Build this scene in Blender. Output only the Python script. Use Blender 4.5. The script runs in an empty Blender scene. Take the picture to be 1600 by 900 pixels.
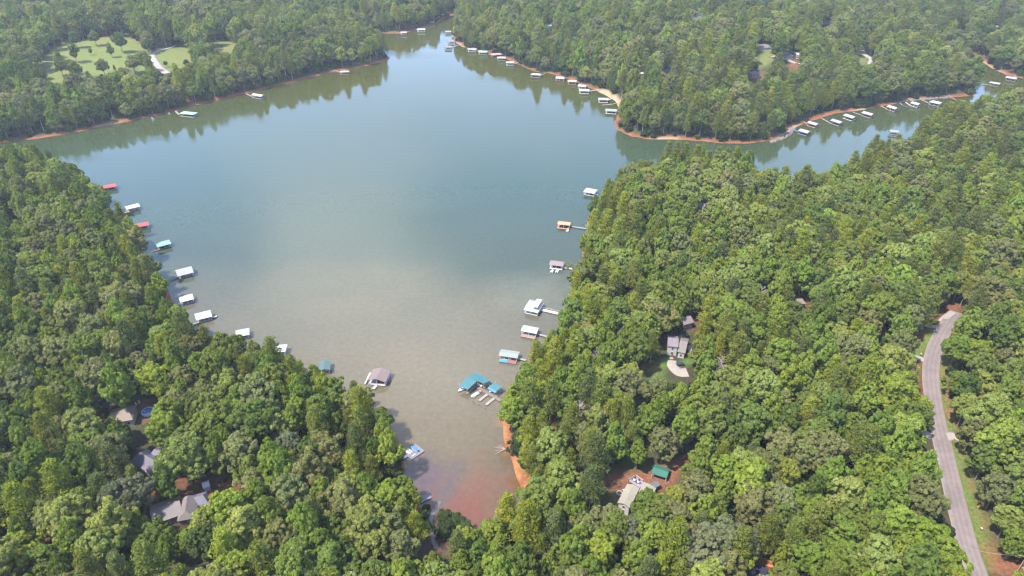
import bpy, math, random
import numpy as np
from mathutils import Vector

random.seed(7)
rng = np.random.default_rng(11)
R = math.radians
scn = bpy.context.scene
COL = scn.collection

# ------------------------------------------------------------------ camera, sky, sun, exposure
CAM_Z = 230.0
PITCH = R(32.2)
FPX = 1067.0
cam_d = bpy.data.cameras.new('camera')
cam_d.sensor_width = 36.0
cam_d.lens = 36.0 * FPX / 1600.0
cam_d.clip_start = 1.0
cam_d.clip_end = 20000.0
cam = bpy.data.objects.new('camera', cam_d)
cam.location = (0, 0, CAM_Z)
cam.rotation_euler = (math.pi / 2 - PITCH, 0, 0)
COL.objects.link(cam)
scn.camera = cam

SUN_EL = R(60)
SX, SY = -0.84, -0.54            # horizontal direction towards the sun
SUN_ROT = math.atan2(SX, SY)
world = bpy.data.worlds.new('World')
scn.world = world
world.use_nodes = True
wn = world.node_tree
wn.nodes.clear()
sky = wn.nodes.new('ShaderNodeTexSky')
sky.sky_type = 'NISHITA'
sky.sun_disc = False
sky.sun_elevation = SUN_EL
sky.sun_rotation = SUN_ROT
sky.air_density = 1.0
sky.dust_density = 0.0
sky.ozone_density = 4.0
bg = wn.nodes.new('ShaderNodeBackground')
bg.inputs['Strength'].default_value = 0.15
wo = wn.nodes.new('ShaderNodeOutputWorld')
# pale summer haze: the sky brightens towards the horizon, the same all the way round
w_tc = wn.nodes.new('ShaderNodeTexCoord'); w_sp = wn.nodes.new('ShaderNodeSeparateXYZ'); wn.links.new(w_tc.outputs['Generated'], w_sp.inputs[0])
w_m = wn.nodes.new('ShaderNodeMath'); w_m.operation = 'MULTIPLY'; w_m.inputs[1].default_value = -3.4; wn.links.new(w_sp.outputs['Z'], w_m.inputs[0])
w_e = wn.nodes.new('ShaderNodeMath'); w_e.operation = 'EXPONENT'; wn.links.new(w_m.outputs[0], w_e.inputs[0])
w_s = wn.nodes.new('ShaderNodeVectorMath'); w_s.operation = 'SCALE'; w_s.inputs[0].default_value = (3.0, 4.2, 6.9); wn.links.new(w_e.outputs[0], w_s.inputs['Scale'])
w_a = wn.nodes.new('ShaderNodeVectorMath'); w_a.operation = 'ADD'; wn.links.new(sky.outputs[0], w_a.inputs[0]); wn.links.new(w_s.outputs[0], w_a.inputs[1])
w_n = wn.nodes.new('ShaderNodeTexNoise'); w_n.inputs['Scale'].default_value = 2.1; w_n.inputs['Detail'].default_value = 5; w_n.inputs['Roughness'].default_value = .5
wn.links.new(w_tc.outputs['Generated'], w_n.inputs['Vector'])
w_r = wn.nodes.new('ShaderNodeMapRange'); w_r.interpolation_type = 'SMOOTHSTEP'; w_r.inputs[1].default_value = .47; w_r.inputs[2].default_value = .72; w_r.inputs[3].default_value = 0; w_r.inputs[4].default_value = .75
wn.links.new(w_n.outputs[0], w_r.inputs[0])
w_z = wn.nodes.new('ShaderNodeMapRange'); w_z.inputs[1].default_value = .28; w_z.inputs[2].default_value = .50; wn.links.new(w_sp.outputs['Z'], w_z.inputs[0])
w_k = wn.nodes.new('ShaderNodeMath'); w_k.operation = 'MULTIPLY'; wn.links.new(w_r.outputs[0], w_k.inputs[0]); wn.links.new(w_z.outputs[0], w_k.inputs[1])
w_x = wn.nodes.new('ShaderNodeMix'); w_x.data_type = 'RGBA'; wn.links.new(w_k.outputs[0], w_x.inputs[0]); wn.links.new(w_a.outputs[0], w_x.inputs[6]); w_x.inputs[7].default_value = (9.4, 9.1, 8.8, 1)
wn.links.new(w_x.outputs[2], bg.inputs['Color'])
wn.links.new(bg.outputs[0], wo.inputs['Surface'])

sun_d = bpy.data.lights.new('sun', 'SUN')
sun_d.energy = 3.8
sun_d.angle = R(3.5)
sun_d.color = (1.0, 0.93, 0.82)
sun = bpy.data.objects.new('sun', sun_d)
sdir = Vector((SX * math.cos(SUN_EL), SY * math.cos(SUN_EL), math.sin(SUN_EL)))
sun.rotation_euler = sdir.to_track_quat('Z', 'Y').to_euler()
sun.location = (-300, -200, 500)
COL.objects.link(sun)

scn.view_settings.view_transform = 'Standard'
scn.view_settings.look = 'None'
scn.view_settings.exposure = 1.30
scn.view_settings.gamma = 1.0
scn.render.engine = 'CYCLES'
scn.cycles.use_denoising = True
scn.cycles.max_bounces = 5
scn.cycles.diffuse_bounces = 4
scn.cycles.glossy_bounces = 2
scn.cycles.transmission_bounces = 2
scn.cycles.volume_bounces = 0
scn.cycles.use_adaptive_sampling = True
scn.cycles.adaptive_threshold = 0.02
scn.cycles.filter_width = 1.3

# ------------------------------------------------------------------ from the photograph to the ground
_ct, _st = math.cos(PITCH), math.sin(PITCH)
def at(px, py, z=0.0):
    """World point at height z on the line of sight of a traced photo point."""
    u = (px - 800.0) / FPX; v = (450.0 - py) / FPX
    dx, dy, dz = u, _ct + v * _st, -_st + v * _ct
    t = (z - CAM_Z) / dz
    return (dx * t, dy * t)
def proj(x, y, z):
    dz = z - CAM_Z
    dep = y * _ct - dz * _st
    up = y * _st + dz * _ct
    return 800 + FPX * x / dep, 450 - FPX * up / dep, FPX / dep

# ------------------------------------------------------------------ lake outline (traced points with the height they were seen at)
TH = 25
lake_px = [
 (-420,262,0),(-60,234,0),(0,223,0),(60,217,0),(130,204,0),(200,190,0),(250,180,0),(290,168,0),(340,157,0),(400,143,0),(450,130,0),
 (520,112,0),(560,106,0),(600,96,0),(614,88,0),(611,68,20),(592,53,22),(575,47,22),(558,44,22),(572,50,0),(598,52,0),(630,52,0),(652,46,0),(680,38,0),
 (696,29,0),(706,23,0),(712,24,0),(709,34,6),(707,48,6),(708,60,3),(711,66,0),(722,73,0),(735,78,0),(760,84,0),(790,92,0),
 (815,103,0),(835,112,0),(860,115,0),(890,124,0),(920,136,0),(945,148,0),(962,159,0),(969,168,3),(963,180,2),(960,192,0),(966,204,0),
 (985,213,0),(1010,218,0),(1050,218,0),(1090,220,0),(1130,223.5,0),(1170,224.5,0),(1210,219,0),(1235,207,0),(1243,198,0),(1262,190,0),
 (1285,184,0),(1305,177,0),(1335,173,0),(1375,167,0),(1402,161,0),(1440,156,0),(1485,152,0),(1518,150,0),(1530,145,0),
 (1536,132,12),(1533,114,20),(1527,101,22),(1512,90,20),(1524,90,0),(1537,99,0),(1552,109,0),(1575,118,0),(1600,123,0),(1680,140,0),(1780,160,0),
 (1800,168,0),(1680,150,TH),(1600,140,TH),(1560,143,TH),(1520,152,TH),(1480,160,TH),(1465,168,TH),(1448,184,TH),(1420,198,TH),(1412,213,TH),
 (1380,214,TH),(1340,226,TH),(1290,249,TH),(1237,262,TH),(1200,258,TH),(1180,241,TH),(1150,233,TH),(1105,227,TH),(1065,222,TH),
 (1040,226,TH),(985,248,TH),(965,262,TH),(942,270,TH),(925,295,22),(917,320,20),(912,360,17),(908,385,13),(899,425,13),(884,452,13),(884,475,13),
 (862,510,13),(840,548,13),(824,562,12),(804,590,12),(792,618,10),(786,636,6),(784,655,0),(787,678,0),(788,700,0),(796,718,0),(803,740,0),
 (814,758,0),(822,770,0),(805,786,10),(790,792,12),(768,792,14),(758,815,14),(742,820,4),(715,812,0),(694,800,0),(676,792,0),(655,790,0),
 (650,780,2),(646,765,8),(640,745,13),(630,722,15),(628,702,16),(622,670,18),(610,648,18),(594,622,18),(573,603,18),(550,593,20),
 (520,582,20),(480,570,20),(440,551,20),(410,546,20),(384,534,20),(358,519,20),(333,507,20),(300,494,20),(276,480,20),(264,455,20),(252,420,20),
 (227,384,20),(206,342,22),(174,322,24),(152,288,24),(122,262,24),(92,244,24),(60,235,24),(0,228,24),(-100,232,24),(-420,262,20)]
_k = lake_px.index((650,780,2))
lake_px = [(a_, b_, z_ * (.72 if i_ >= _k else 1)) for i_, (a_, b_, z_) in enumerate(lake_px)]
LK = np.array([at(px, py, z) for px, py, z in lake_px])

def seg_dist(P, A, B):
    d = B - A
    L = max(float(d @ d), 1e-9)
    t = np.clip(((P - A) @ d) / L, 0, 1)
    q = A + t[:, None] * d
    return np.hypot(P[:, 0] - q[:, 0], P[:, 1] - q[:, 1])
def inside(P, poly):
    x, y = P[:, 0], P[:, 1]
    c = np.zeros(len(P), bool)
    n = len(poly)
    for i in range(n):
        x1, y1 = poly[i]; x2, y2 = poly[(i + 1) % n]
        cond = (y1 > y) != (y2 > y)
        if y1 != y2:
            c ^= cond & (x < (x2 - x1) * (y - y1) / (y2 - y1) + x1)
    return c
def sdist(P, poly):
    d = np.full(len(P), 1e9)
    n = len(poly)
    for i in range(n):
        d = np.minimum(d, seg_dist(P, poly[i], poly[(i + 1) % n]))
    return np.where(inside(P, poly), -d, d)
def sm(a, b, v):
    t = np.clip((v - a) / (b - a), 0, 1)
    return t * t * (3 - 2 * t)

# value noise on numpy arrays
_ng = rng.random((64, 64))
def vnoise(x, y, s):
    x = np.asarray(x) / s + 100.3; y = np.asarray(y) / s + 57.1
    xi = np.floor(x).astype(int); yi = np.floor(y).astype(int)
    fx = x - xi; fy = y - yi
    fx = fx * fx * (3 - 2 * fx); fy = fy * fy * (3 - 2 * fy)
    g = lambda a, b: _ng[a % 64, b % 64]
    return (g(xi, yi) * (1 - fx) + g(xi + 1, yi) * fx) * (1 - fy) + (g(xi, yi + 1) * (1 - fx) + g(xi + 1, yi + 1) * fx) * fy

# ------------------------------------------------------------------ terrain grid
def axis(a, b, step, lim_lo, lim_hi):
    core = list(np.arange(a, b + .01, step))
    lo, s = [], step
    v = a
    while v > lim_lo:
        s *= 1.22; v -= s; lo.append(v)
    hi, s = [], step
    v = b
    while v < lim_hi:
        s *= 1.22; v += s; hi.append(v)
    return np.array(lo[::-1] + core + hi)
GX = axis(-1150, 1400, 6.0, -6500, 6500)
GY = axis(60, 1800, 6.0, -2500, 7500)
XX, YY = np.meshgrid(GX, GY)
PP = np.stack([XX.ravel(), YY.ravel()], 1)
D = sdist(PP, LK) + (vnoise(PP[:, 0], PP[:, 1], 16) - .5) * 3.0
cove = np.array(at(700, 850, 1))
cvd = np.hypot(PP[:, 0] - cove[0], PP[:, 1] - cove[1])
low = 1 - .85 * (1 - sm(10, 90, cvd))
Z = 1.5 * sm(0, 5, D) + 4.0 * sm(3, 40, D) * low + 15.0 * sm(20, 260, D) * low * (.65 + .7 * vnoise(PP[:, 0], PP[:, 1], 170)) \
    + sm(30, 120, D) * 3.0 * (vnoise(PP[:, 0], PP[:, 1], 60) - .5) + 26 * sm(1300, 3500, PP[:, 1]) * (.4 + vnoise(PP[:, 0], PP[:, 1], 500))
Z = np.where(D < 0, -2.2 * sm(0, 6, -D), Z)
ZG = Z.reshape(XX.shape)
def hgt(x, y):
    x = np.atleast_1d(np.asarray(x, float)); y = np.atleast_1d(np.asarray(y, float))
    i = np.clip(np.searchsorted(GX, x) - 1, 0, len(GX) - 2)
    j = np.clip(np.searchsorted(GY, y) - 1, 0, len(GY) - 2)
    fx = np.clip((x - GX[i]) / (GX[i + 1] - GX[i]), 0, 1); fy = np.clip((y - GY[j]) / (GY[j + 1] - GY[j]), 0, 1)
    return (ZG[j, i] * (1 - fx) + ZG[j, i + 1] * fx) * (1 - fy) + (ZG[j + 1, i] * (1 - fx) + ZG[j + 1, i + 1] * fx) * fy
def h1(x, y): return float(hgt(x, y)[0])
def ground(px, py, above=0.0):
    """Traced photo point dropped onto the terrain (plus a height above it)."""
    z = 8.0
    for _ in range(14):
        x, y = at(px, py, z)
        z = .5 * z + .5 * (h1(x, y) + above)
    x, y = at(px, py, z)
    return (x, y, h1(x, y))
def dist_lake(x, y):
    return sdist(np.stack([np.atleast_1d(x), np.atleast_1d(y)], 1), LK)

# ------------------------------------------------------------------ materials
def new_mat(name):
    m = bpy.data.materials.new(name)
    m.use_nodes = True
    m.node_tree.nodes.clear()
    return m, m.node_tree.nodes, m.node_tree.links
def mixrgb(N, L, a, b, f, mode='MIX'):
    n = N.new('ShaderNodeMix'); n.data_type = 'RGBA'; n.blend_type = mode
    for sock, v in ((n.inputs[6], a), (n.inputs[7], b), (n.inputs[0], f)):
        if isinstance(v, bpy.types.NodeSocket): L.new(v, sock)
        else: sock.default_value = v if not isinstance(v, tuple) else (*v[:3], 1)
    return n.outputs[2]
_mats = {}
def paint(name, col, rough=.6, var=.15, scale=1.5, metal=0.0, stripe=None, spec=.5):
    """Procedural surface: base colour with uneven grime and optional fine seams (stripe = (axis, period))."""
    key = name
    if key in _mats: return _mats[key]
    m, N, L = new_mat(name)
    out = N.new('ShaderNodeOutputMaterial'); b = N.new('ShaderNodeBsdfPrincipled')
    tc = N.new('ShaderNodeTexCoord')
    nz = N.new('ShaderNodeTexNoise'); nz.inputs['Scale'].default_value = scale; nz.inputs['Detail'].default_value = 6
    L.new(tc.outputs['Object'], nz.inputs['Vector'])
    nz2 = N.new('ShaderNodeTexNoise'); nz2.inputs['Scale'].default_value = scale * .22; nz2.inputs['Detail'].default_value = 3
    L.new(tc.outputs['Object'], nz2.inputs['Vector'])
    r = N.new('ShaderNodeMapRange'); r.inputs[1].default_value = .3; r.inputs[2].default_value = .7
    r.inputs[3].default_value = 1 - var; r.inputs[4].default_value = 1 + var * .7
    ad = N.new('ShaderNodeMath'); ad.operation = 'ADD'; L.new(nz.outputs[0], ad.inputs[0]); L.new(nz2.outputs[0], ad.inputs[1])
    mu = N.new('ShaderNodeMath'); mu.operation = 'MULTIPLY'; mu.inputs[1].default_value = .5; L.new(ad.outputs[0], mu.inputs[0])
    L.new(mu.outputs[0], r.inputs[0])
    col_s = mixrgb(N, L, col, (0, 0, 0), 0.0)
    sc = N.new('ShaderNodeVectorMath'); sc.operation = 'SCALE'
    L.new(col_s, sc.inputs[0]); L.new(r.outputs[0], sc.inputs['Scale'])
    cs = sc.outputs[0]
    if stripe:
        sp = N.new('ShaderNodeSeparateXYZ'); L.new(tc.outputs['Object'], sp.inputs[0])
        mo = N.new('ShaderNodeMath'); mo.operation = 'PINGPONG'; mo.inputs[1].default_value = stripe[1] / 2
        L.new(sp.outputs['XYZ'.index(stripe[0])], mo.inputs[0])
        g = N.new('ShaderNodeMapRange'); g.inputs[1].default_value = 0; g.inputs[2].default_value = stripe[1] * .12
        g.inputs[3].default_value = .72; g.inputs[4].default_value = 1.0; L.new(mo.outputs[0], g.inputs[0])
        s2 = N.new('ShaderNodeVectorMath'); s2.operation = 'SCALE'; L.new(cs, s2.inputs[0]); L.new(g.outputs[0], s2.inputs['Scale'])
        cs = s2.outputs[0]
    L.new(cs, b.inputs['Base Color'])
    b.inputs['Roughness'].default_value = rough
    b.inputs['Metallic'].default_value = metal
    b.inputs['Specular IOR Level'].default_value = spec
    L.new(b.outputs[0], out.inputs[0])
    _mats[key] = m
    return m

def leaf_material():
    m, N, L = new_mat('foliage')
    out = N.new('ShaderNodeOutputMaterial')
    a = N.new('ShaderNodeAttribute'); a.attribute_type = 'INSTANCER'; a.attribute_name = 'tint'
    v = N.new('ShaderNodeAttribute'); v.attribute_type = 'GEOMETRY'; v.attribute_name = 'leafvar'
    sc = N.new('ShaderNodeVectorMath'); sc.operation = 'SCALE'
    L.new(a.outputs['Color'], sc.inputs[0]); L.new(v.outputs['Fac'], sc.inputs['Scale'])
    d = N.new('ShaderNodeBsdfDiffuse'); L.new(sc.outputs[0], d.inputs['Color'])
    t = N.new('ShaderNodeBsdfTranslucent')
    tcol = mixrgb(N, L, sc.outputs[0], (1.25, 1.35, .55), 1.0, 'MULTIPLY')
    L.new(tcol, t.inputs['Color'])
    mx = N.new('ShaderNodeMixShader'); mx.inputs[0].default_value = .40
    L.new(d.outputs[0], mx.inputs[1]); L.new(t.outputs[0], mx.inputs[2])
    L.new(mx.outputs[0], out.inputs[0])
    return m
LEAF = leaf_material()
BARK = paint('bark', (.20, .16, .13), .9, .35, 3.0)
SNAGC = paint('dead_twigs', (.36, .29, .27), .9, .3, 3.0)
BARK_PALE = paint('bark_pale', (.34, .30, .26), .9, .3, 3.0)

# ------------------------------------------------------------------ mesh helpers
def mesh_np(name, V, F, mats=(), midx=None, fattr=None, smooth=False):
    """Mesh from vertex array and a list / array of equal-length faces."""
    me = bpy.data.meshes.new(name)
    V = np.asarray(V, np.float32); F = np.asarray(F, np.int32)
    k = F.shape[1]
    me.vertices.add(len(V)); me.vertices.foreach_set('co', V.ravel())
    me.loops.add(F.size); me.loops.foreach_set('vertex_index', F.ravel())
    me.polygons.add(len(F))
    me.polygons.foreach_set('loop_start', np.arange(0, F.size, k, dtype=np.int32))
    me.polygons.foreach_set('loop_total', np.full(len(F), k, np.int32))
    for m in mats: me.materials.append(m)
    if midx is not None: me.polygons.foreach_set('material_index', np.asarray(midx, np.int32))
    if smooth: me.polygons.foreach_set('use_smooth', np.ones(len(F), bool))
    if fattr:
        for nm, arr in fattr.items():
            at_ = me.attributes.new(nm, 'FLOAT', 'FACE'); at_.data.foreach_set('value', np.asarray(arr, np.float32))
    me.update(calc_edges=True)
    return me

class MB:
    def __init__(self): self.v = []; self.f = []; self.m = []
    def poly(self, pts, m=0):
        i = len(self.v); self.v += [tuple(p) for p in pts]; self.f.append(tuple(range(i, i + len(pts)))); self.m.append(m)
    def box(self, c, s, rz=0, m=0, top=None):
        cx, cy, cz = c; sx, sy, sz = (q / 2 for q in s)
        i = len(self.v); ca, sa = math.cos(rz), math.sin(rz)
        for z in (-1, 1):
            k = 1 if (top is None or z < 0) else top
            for x, y in ((-1, -1), (1, -1), (1, 1), (-1, 1)):
                X, Y = x * sx * k, y * sy * k
                self.v.append((cx + X * ca - Y * sa, cy + X * sa + Y * ca, cz + z * sz))
        for q in ((0, 3, 2, 1), (4, 5, 6, 7), (0, 1, 5, 4), (1, 2, 6, 5), (2, 3, 7, 6), (3, 0, 4, 7)):
            self.f.append(tuple(i + t for t in q)); self.m.append(m)
        return self
    def prism(self, pts, z0, z1, m=0):
        n = len(pts); i = len(self.v)
        self.v += [(p[0], p[1], z0) for p in pts] + [(p[0], p[1], z1) for p in pts]
        self.f.append(tuple(i + k for k in range(n))[::-1]); self.m.append(m)
        self.f.append(tuple(i + n + k for k in range(n))); self.m.append(m)
        for k in range(n):
            self.f.append((i + k, i + (k + 1) % n, i + n + (k + 1) % n, i + n + k)); self.m.append(m)
        return self
    def tube(self, a, b, r0, r1=None, n=6, m=0):
        r1 = r0 if r1 is None else r1
        a, b = Vector(a), Vector(b); d = (b - a).normalized()
        u = d.orthogonal().normalized(); w = d.cross(u)
        i = len(self.v)
        for c, r in ((a, r0), (b, r1)):
            for k in range(n):
                t = 2 * math.pi * k / n
                self.v.append(tuple(c + (u * math.cos(t) + w * math.sin(t)) * r))
        for k in range(n):
            self.f.append((i + k, i + (k + 1) % n, i + n + (k + 1) % n, i + n + k)); self.m.append(m)
        self.f.append(tuple(i + k for k in range(n))[::-1]); self.m.append(m)
        self.f.append(tuple(i + n + k for k in range(n))); self.m.append(m)
        return self
    def slab(self, pts, t, m=0):
        """A sheet through 3-D points with thickness t downwards."""
        n = len(pts); i = len(self.v)
        self.v += [tuple(p) for p in pts] + [(p[0], p[1], p[2] - t) for p in pts]
        self.f.append(tuple(i + k for k in range(n))); self.m.append(m)
        self.f.append(tuple(i + n + k for k in range(n))[::-1]); self.m.append(m)
        for k in range(n):
            self.f.append((i + k, i + n + k, i + n + (k + 1) % n, i + (k + 1) % n)); self.m.append(m)
        return self
    def build(self, name, mats, parent=None, bevel=0):
        me = bpy.data.meshes.new(name)
        me.from_pydata(self.v, [], self.f)
        if not isinstance(mats, (list, tuple)): mats = [mats]
        for q in mats: me.materials.append(q)
        me.polygons.foreach_set('material_index', self.m)
        me.update()
        o = bpy.data.objects.new(name, me); COL.objects.link(o)
        if parent is not None: o.parent = parent
        return o
def tag(o, label=None, cat=None, group=None, kind=None):
    if label: o['label'] = label
    if cat: o['category'] = cat
    if group: o['group'] = group
    if kind: o['kind'] = kind
    return o
def empty(name, loc, rz=0):
    o = bpy.data.objects.new(name, None); o.location = loc; o.rotation_euler = (0, 0, rz); o.empty_display_size = .5
    COL.objects.link(o); return o
LANDMARKS = []    # (x, y, phrase)

# ------------------------------------------------------------------ ground, its patches
def pxpoly(pts, above=0.0):
    return np.array([ground(px, py, above)[:2] for px, py in pts])
meadow = [pxpoly(p) for p in (
    [(62,96),(84,76),(110,66),(150,58),(205,58),(226,72),(232,94),(205,108),(165,116),(135,122),(100,128),(70,140),(48,134),(64,118)],
    [(232,82),(262,74),(300,74),(304,92),(296,104),(272,112),(250,112),(205,118),(214,104)],
    [(326,66),(350,62),(378,72),(366,82),(340,84)],
    [(1186,84),(1205,76),(1216,88),(1202,100),(1186,108),(1182,98)],
    [(1340,88),(1356,84),(1358,98),(1342,104)])]
lawn = [pxpoly(p) for p in (
    [(1062,568),(1070,560),(1085,556),(1085,570)],[(1030,562),(1046,560),(1048,574),(1036,578)],[(1010,574),(1032,574),(1040,590),(1012,592)],
    [(1022,592),(1046,592),(1044,604),(1022,604)],
    [(945,775),(965,780),(975,800),(990,812),(965,812),(945,800)],
    [(1420,562),(1462,508),(1470,512),(1440,560)],
    [(1472,546),(1484,560),(1482,600),(1490,640),(1500,665),(1530,770),(1552,850),(1556,900),(1530,900),(1500,800),(1470,670),(1462,620),(1460,580)])]
clay = [pxpoly(p) for p in (
    [(1004,580),(1030,564),(1034,574),(1012,584)],
    [(940,745),(985,740),(1020,738),(1050,715),(1072,722),(1060,745),(1050,775),(1015,775),(990,760),(970,790),(945,775)],
    [(1470,560),(1476,552),(1486,600),(1500,665),(1528,745),(1545,820),(1556,862),(1600,858),(1640,900),(1556,905),(1536,850),(1520,790),(1500,720),(1478,640)],
    [(1165,852),(1200,842),(1235,855),(1262,862),(1272,905),(1150,905),(1160,875)],
    [(296,776),(320,768),(365,762),(352,790),(300,792)],
    [(216,620),(240,618),(246,640),(230,655),(208,645)],[(146,648),(168,648),(172,668),(148,664)],
    [(1232,96),(1256,84),(1262,98),(1252,108),(1230,108)],[(1172,120),(1196,112),(1194,126),(1168,130)],
    [(1428,505),(1452,505),(1436,545),(1418,548)],
    [(20,680),(60,682),(58,706),(20,706)],[(200,724),(225,730),(222,752),(185,745)],
    [(1486,476),(1497,470),(1497,486),(1486,488)])]
bank = [pxpoly(p) for p in ([(787,652),(798,672),(800,700),(812,716),(826,738),(833,758),(828,772),(812,768),(796,738),(782,704),(782,660)],)]
sand = [pxpoly(p) for p in ([(930,142),(946,139),(962,150),(972,157),(966,166),(950,152)],)]
def gmask(polys, soft):
    w = np.zeros(len(PP))
    for p in polys:
        lo, hi = p.min(0) - soft, p.max(0) + soft
        k = np.nonzero((PP[:, 0] > lo[0]) & (PP[:, 0] < hi[0]) & (PP[:, 1] > lo[1]) & (PP[:, 1] < hi[1]))[0]
        if len(k):
            d = sdist(PP[k], p)
            w[k] = np.maximum(w[k], 1 - sm(-soft, soft, d))
    return w
n1 = vnoise(PP[:, 0], PP[:, 1], 14); n2 = vnoise(PP[:, 0], PP[:, 1], 40)
gc = np.empty((len(PP), 3)); gc[:] = (.050, .046, .026)
def blend(c, w):
    global gc
    gc = gc * (1 - w[:, None]) + np.array(c)[None, :] * w[:, None]
blend((.060, .075, .028), .7 * sm(.45, .7, n1) )
blend((.15, .062, .035), .6 * sm(.60, .8, n2))
blend((.030, .055, .018), sm(1500, 2200, PP[:, 1]) )                        # wooded hills beyond the built trees
blend((.27, .095, .045), (1 - sm(2.0, 4.5 + 4 * n2, D)) * sm(np.where(PP[:, 1] > 450, -.2, .12), np.where(PP[:, 1] > 450, .15, .45), n1) * .9)
blend((.36, .27, .17), (1 - sm(1.5, 5, D)) * sm(.62, .8, n2) * .7)
blend((.130, .155, .045), gmask(meadow, 7)); blend((.17, .15, .06), gmask(meadow, 4) * sm(.45, .8, n1) * .7); blend((.15, .19, .05), gmask(meadow, 2) * (.5 + .5 * np.sin(PP[:, 1] * .35 + PP[:, 0] * .08)) * .45)
blend((.085, .15, .03), gmask(lawn, 2.0))
blend((.21, .085, .052), gmask(clay, 2.5) * (.45 + .45 * sm(.2, .6, n1)))
blend((.42, .30, .20), gmask(sand, 3))
blend((.34, .145, .06), gmask(bank, 2) * (D > -1))
blend((.09, .055, .04), (1 - sm(8, 34, cvd)) * .8)
nx, ny = len(GX), len(GY)
idx = np.arange(nx * ny).reshape(ny, nx)
F = np.stack([idx[:-1, :-1], idx[:-1, 1:], idx[1:, 1:], idx[1:, :-1]], -1).reshape(-1, 4)
me = mesh_np('ground', np.column_stack([PP, Z]), F, smooth=True)
ca = me.attributes.new('ground_colour', 'FLOAT_COLOR', 'POINT')
ca.data.foreach_set('color', np.column_stack([gc, np.ones(len(gc))]).astype(np.float32).ravel())
m, N, L = new_mat('ground_soil')
out = N.new('ShaderNodeOutputMaterial'); b = N.new('ShaderNodeBsdfPrincipled'); b.inputs['Roughness'].default_value = .95
b.inputs['Specular IOR Level'].default_value = .1
a = N.new('ShaderNodeAttribute'); a.attribute_name = 'ground_colour'
tc = N.new('ShaderNodeTexCoord')
nz = N.new('ShaderNodeTexNoise'); nz.inputs['Scale'].default_value = .9; nz.inputs['Detail'].default_value = 8; nz.inputs['Roughness'].default_value = .65
L.new(tc.outputs['Object'], nz.inputs['Vector'])
r = N.new('ShaderNodeMapRange'); r.inputs[1].default_value = .3; r.inputs[2].default_value = .7; r.inputs[3].default_value = .6; r.inputs[4].default_value = 1.4
L.new(nz.outputs[0], r.inputs[0])
sc = N.new('ShaderNodeVectorMath'); sc.operation = 'SCALE'; L.new(a.outputs['Color'], sc.inputs[0]); L.new(r.outputs[0], sc.inputs['Scale'])
L.new(sc.outputs[0], b.inputs['Base Color'])
bp = N.new('ShaderNodeBump'); bp.inputs['Strength'].default_value = .6; bp.inputs['Distance'].default_value = .4
L.new(nz.outputs[0], bp.inputs['Height']); L.new(bp.outputs[0], b.inputs['Normal'])
L.new(b.outputs[0], out.inputs[0])
me.materials.append(m)
g_o = bpy.data.objects.new('ground', me); COL.objects.link(g_o); tag(g_o, kind='structure')

# ------------------------------------------------------------------ lake water
lo, hi = LK.min(0) - 12, LK.max(0) + 12
wb = MB(); wb.poly([(lo[0], lo[1], 0), (hi[0], lo[1], 0), (hi[0], hi[1], 0), (lo[0], hi[1], 0)])
m, N, L = new_mat('lake_water')
out = N.new('ShaderNodeOutputMaterial'); b = N.new('ShaderNodeBsdfPrincipled')
ge = N.new('ShaderNodeNewGeometry'); sp = N.new('ShaderNodeSeparateXYZ'); L.new(ge.outputs['Position'], sp.inputs[0])
nzw = N.new('ShaderNodeTexNoise'); nzw.inputs['Scale'].default_value = .012; nzw.inputs['Detail'].default_value = 4
L.new(ge.outputs['Position'], nzw.inputs['Vector'])
wob = N.new('ShaderNodeMath'); wob.operation = 'MULTIPLY_ADD'; wob.inputs[1].default_value = 150; L.new(nzw.outputs[0], wob.inputs[0]); L.new(sp.outputs['Y'], wob.inputs[2])
rm = N.new('ShaderNodeMapRange'); rm.inputs[1].default_value = at(700, 760)[1] + 75; rm.inputs[2].default_value = at(700, 140)[1] + 75
L.new(wob.outputs[0], rm.inputs[0])
cr = N.new('ShaderNodeValToRGB')
yy = lambda py: (at(700, py)[1] - at(700, 760)[1]) / (at(700, 140)[1] - at(700, 760)[1])
stops = [(0.0, (.098, .074, .044)), (yy(600), (.115, .098, .066)), (yy(500), (.094, .086, .058)), (yy(400), (.048, .064, .044)), (yy(280), (.034, .058, .036)), (1.0, (.052, .055, .012))]
while len(cr.color_ramp.elements) < len(stops): cr.color_ramp.elements.new(.5)
for e, (p, c) in zip(cr.color_ramp.elements, stops): e.position = p; e.color = (*c, 1)
L.new(rm.outputs[0], cr.inputs[0])
col = cr.outputs[0]
nzs = N.new('ShaderNodeTexNoise'); nzs.inputs['Scale'].default_value = .09; nzs.inputs['Detail'].default_value = 6
L.new(ge.outputs['Position'], nzs.inputs['Vector'])
def water_patch(px, py, r0, r1, c, strength):
    """Shallow bed, stirred silt or a painted bank shadow tinting the water round one spot."""
    global col
    x, y = at(px, py)
    d = N.new('ShaderNodeVectorMath'); d.operation = 'DISTANCE'; L.new(ge.outputs['Position'], d.inputs[0]); d.inputs[1].default_value = (x, y, 0)
    ad = N.new('ShaderNodeMath'); ad.operation = 'MULTIPLY_ADD'; ad.inputs[1].default_value = -r1 * .9; L.new(nzs.outputs[0], ad.inputs[0]); L.new(d.outputs['Value'], ad.inputs[2])
    mr = N.new('ShaderNodeMapRange'); mr.interpolation_type = 'SMOOTHSTEP'
    mr.inputs[1].default_value = r0 - r1 * .45; mr.inputs[2].default_value = r1 - r1 * .45; mr.inputs[3].default_value = strength; mr.inputs[4].default_value = 0
    L.new(ad.outputs[0], mr.inputs[0])
    col = mixrgb(N, L, col, c, mr.outputs[0])
water_patch(745, 775, 6, 32, (.130, .070, .042), .85)
water_patch(720, 800, 4, 18, (.140, .054, .034), .85)
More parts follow.
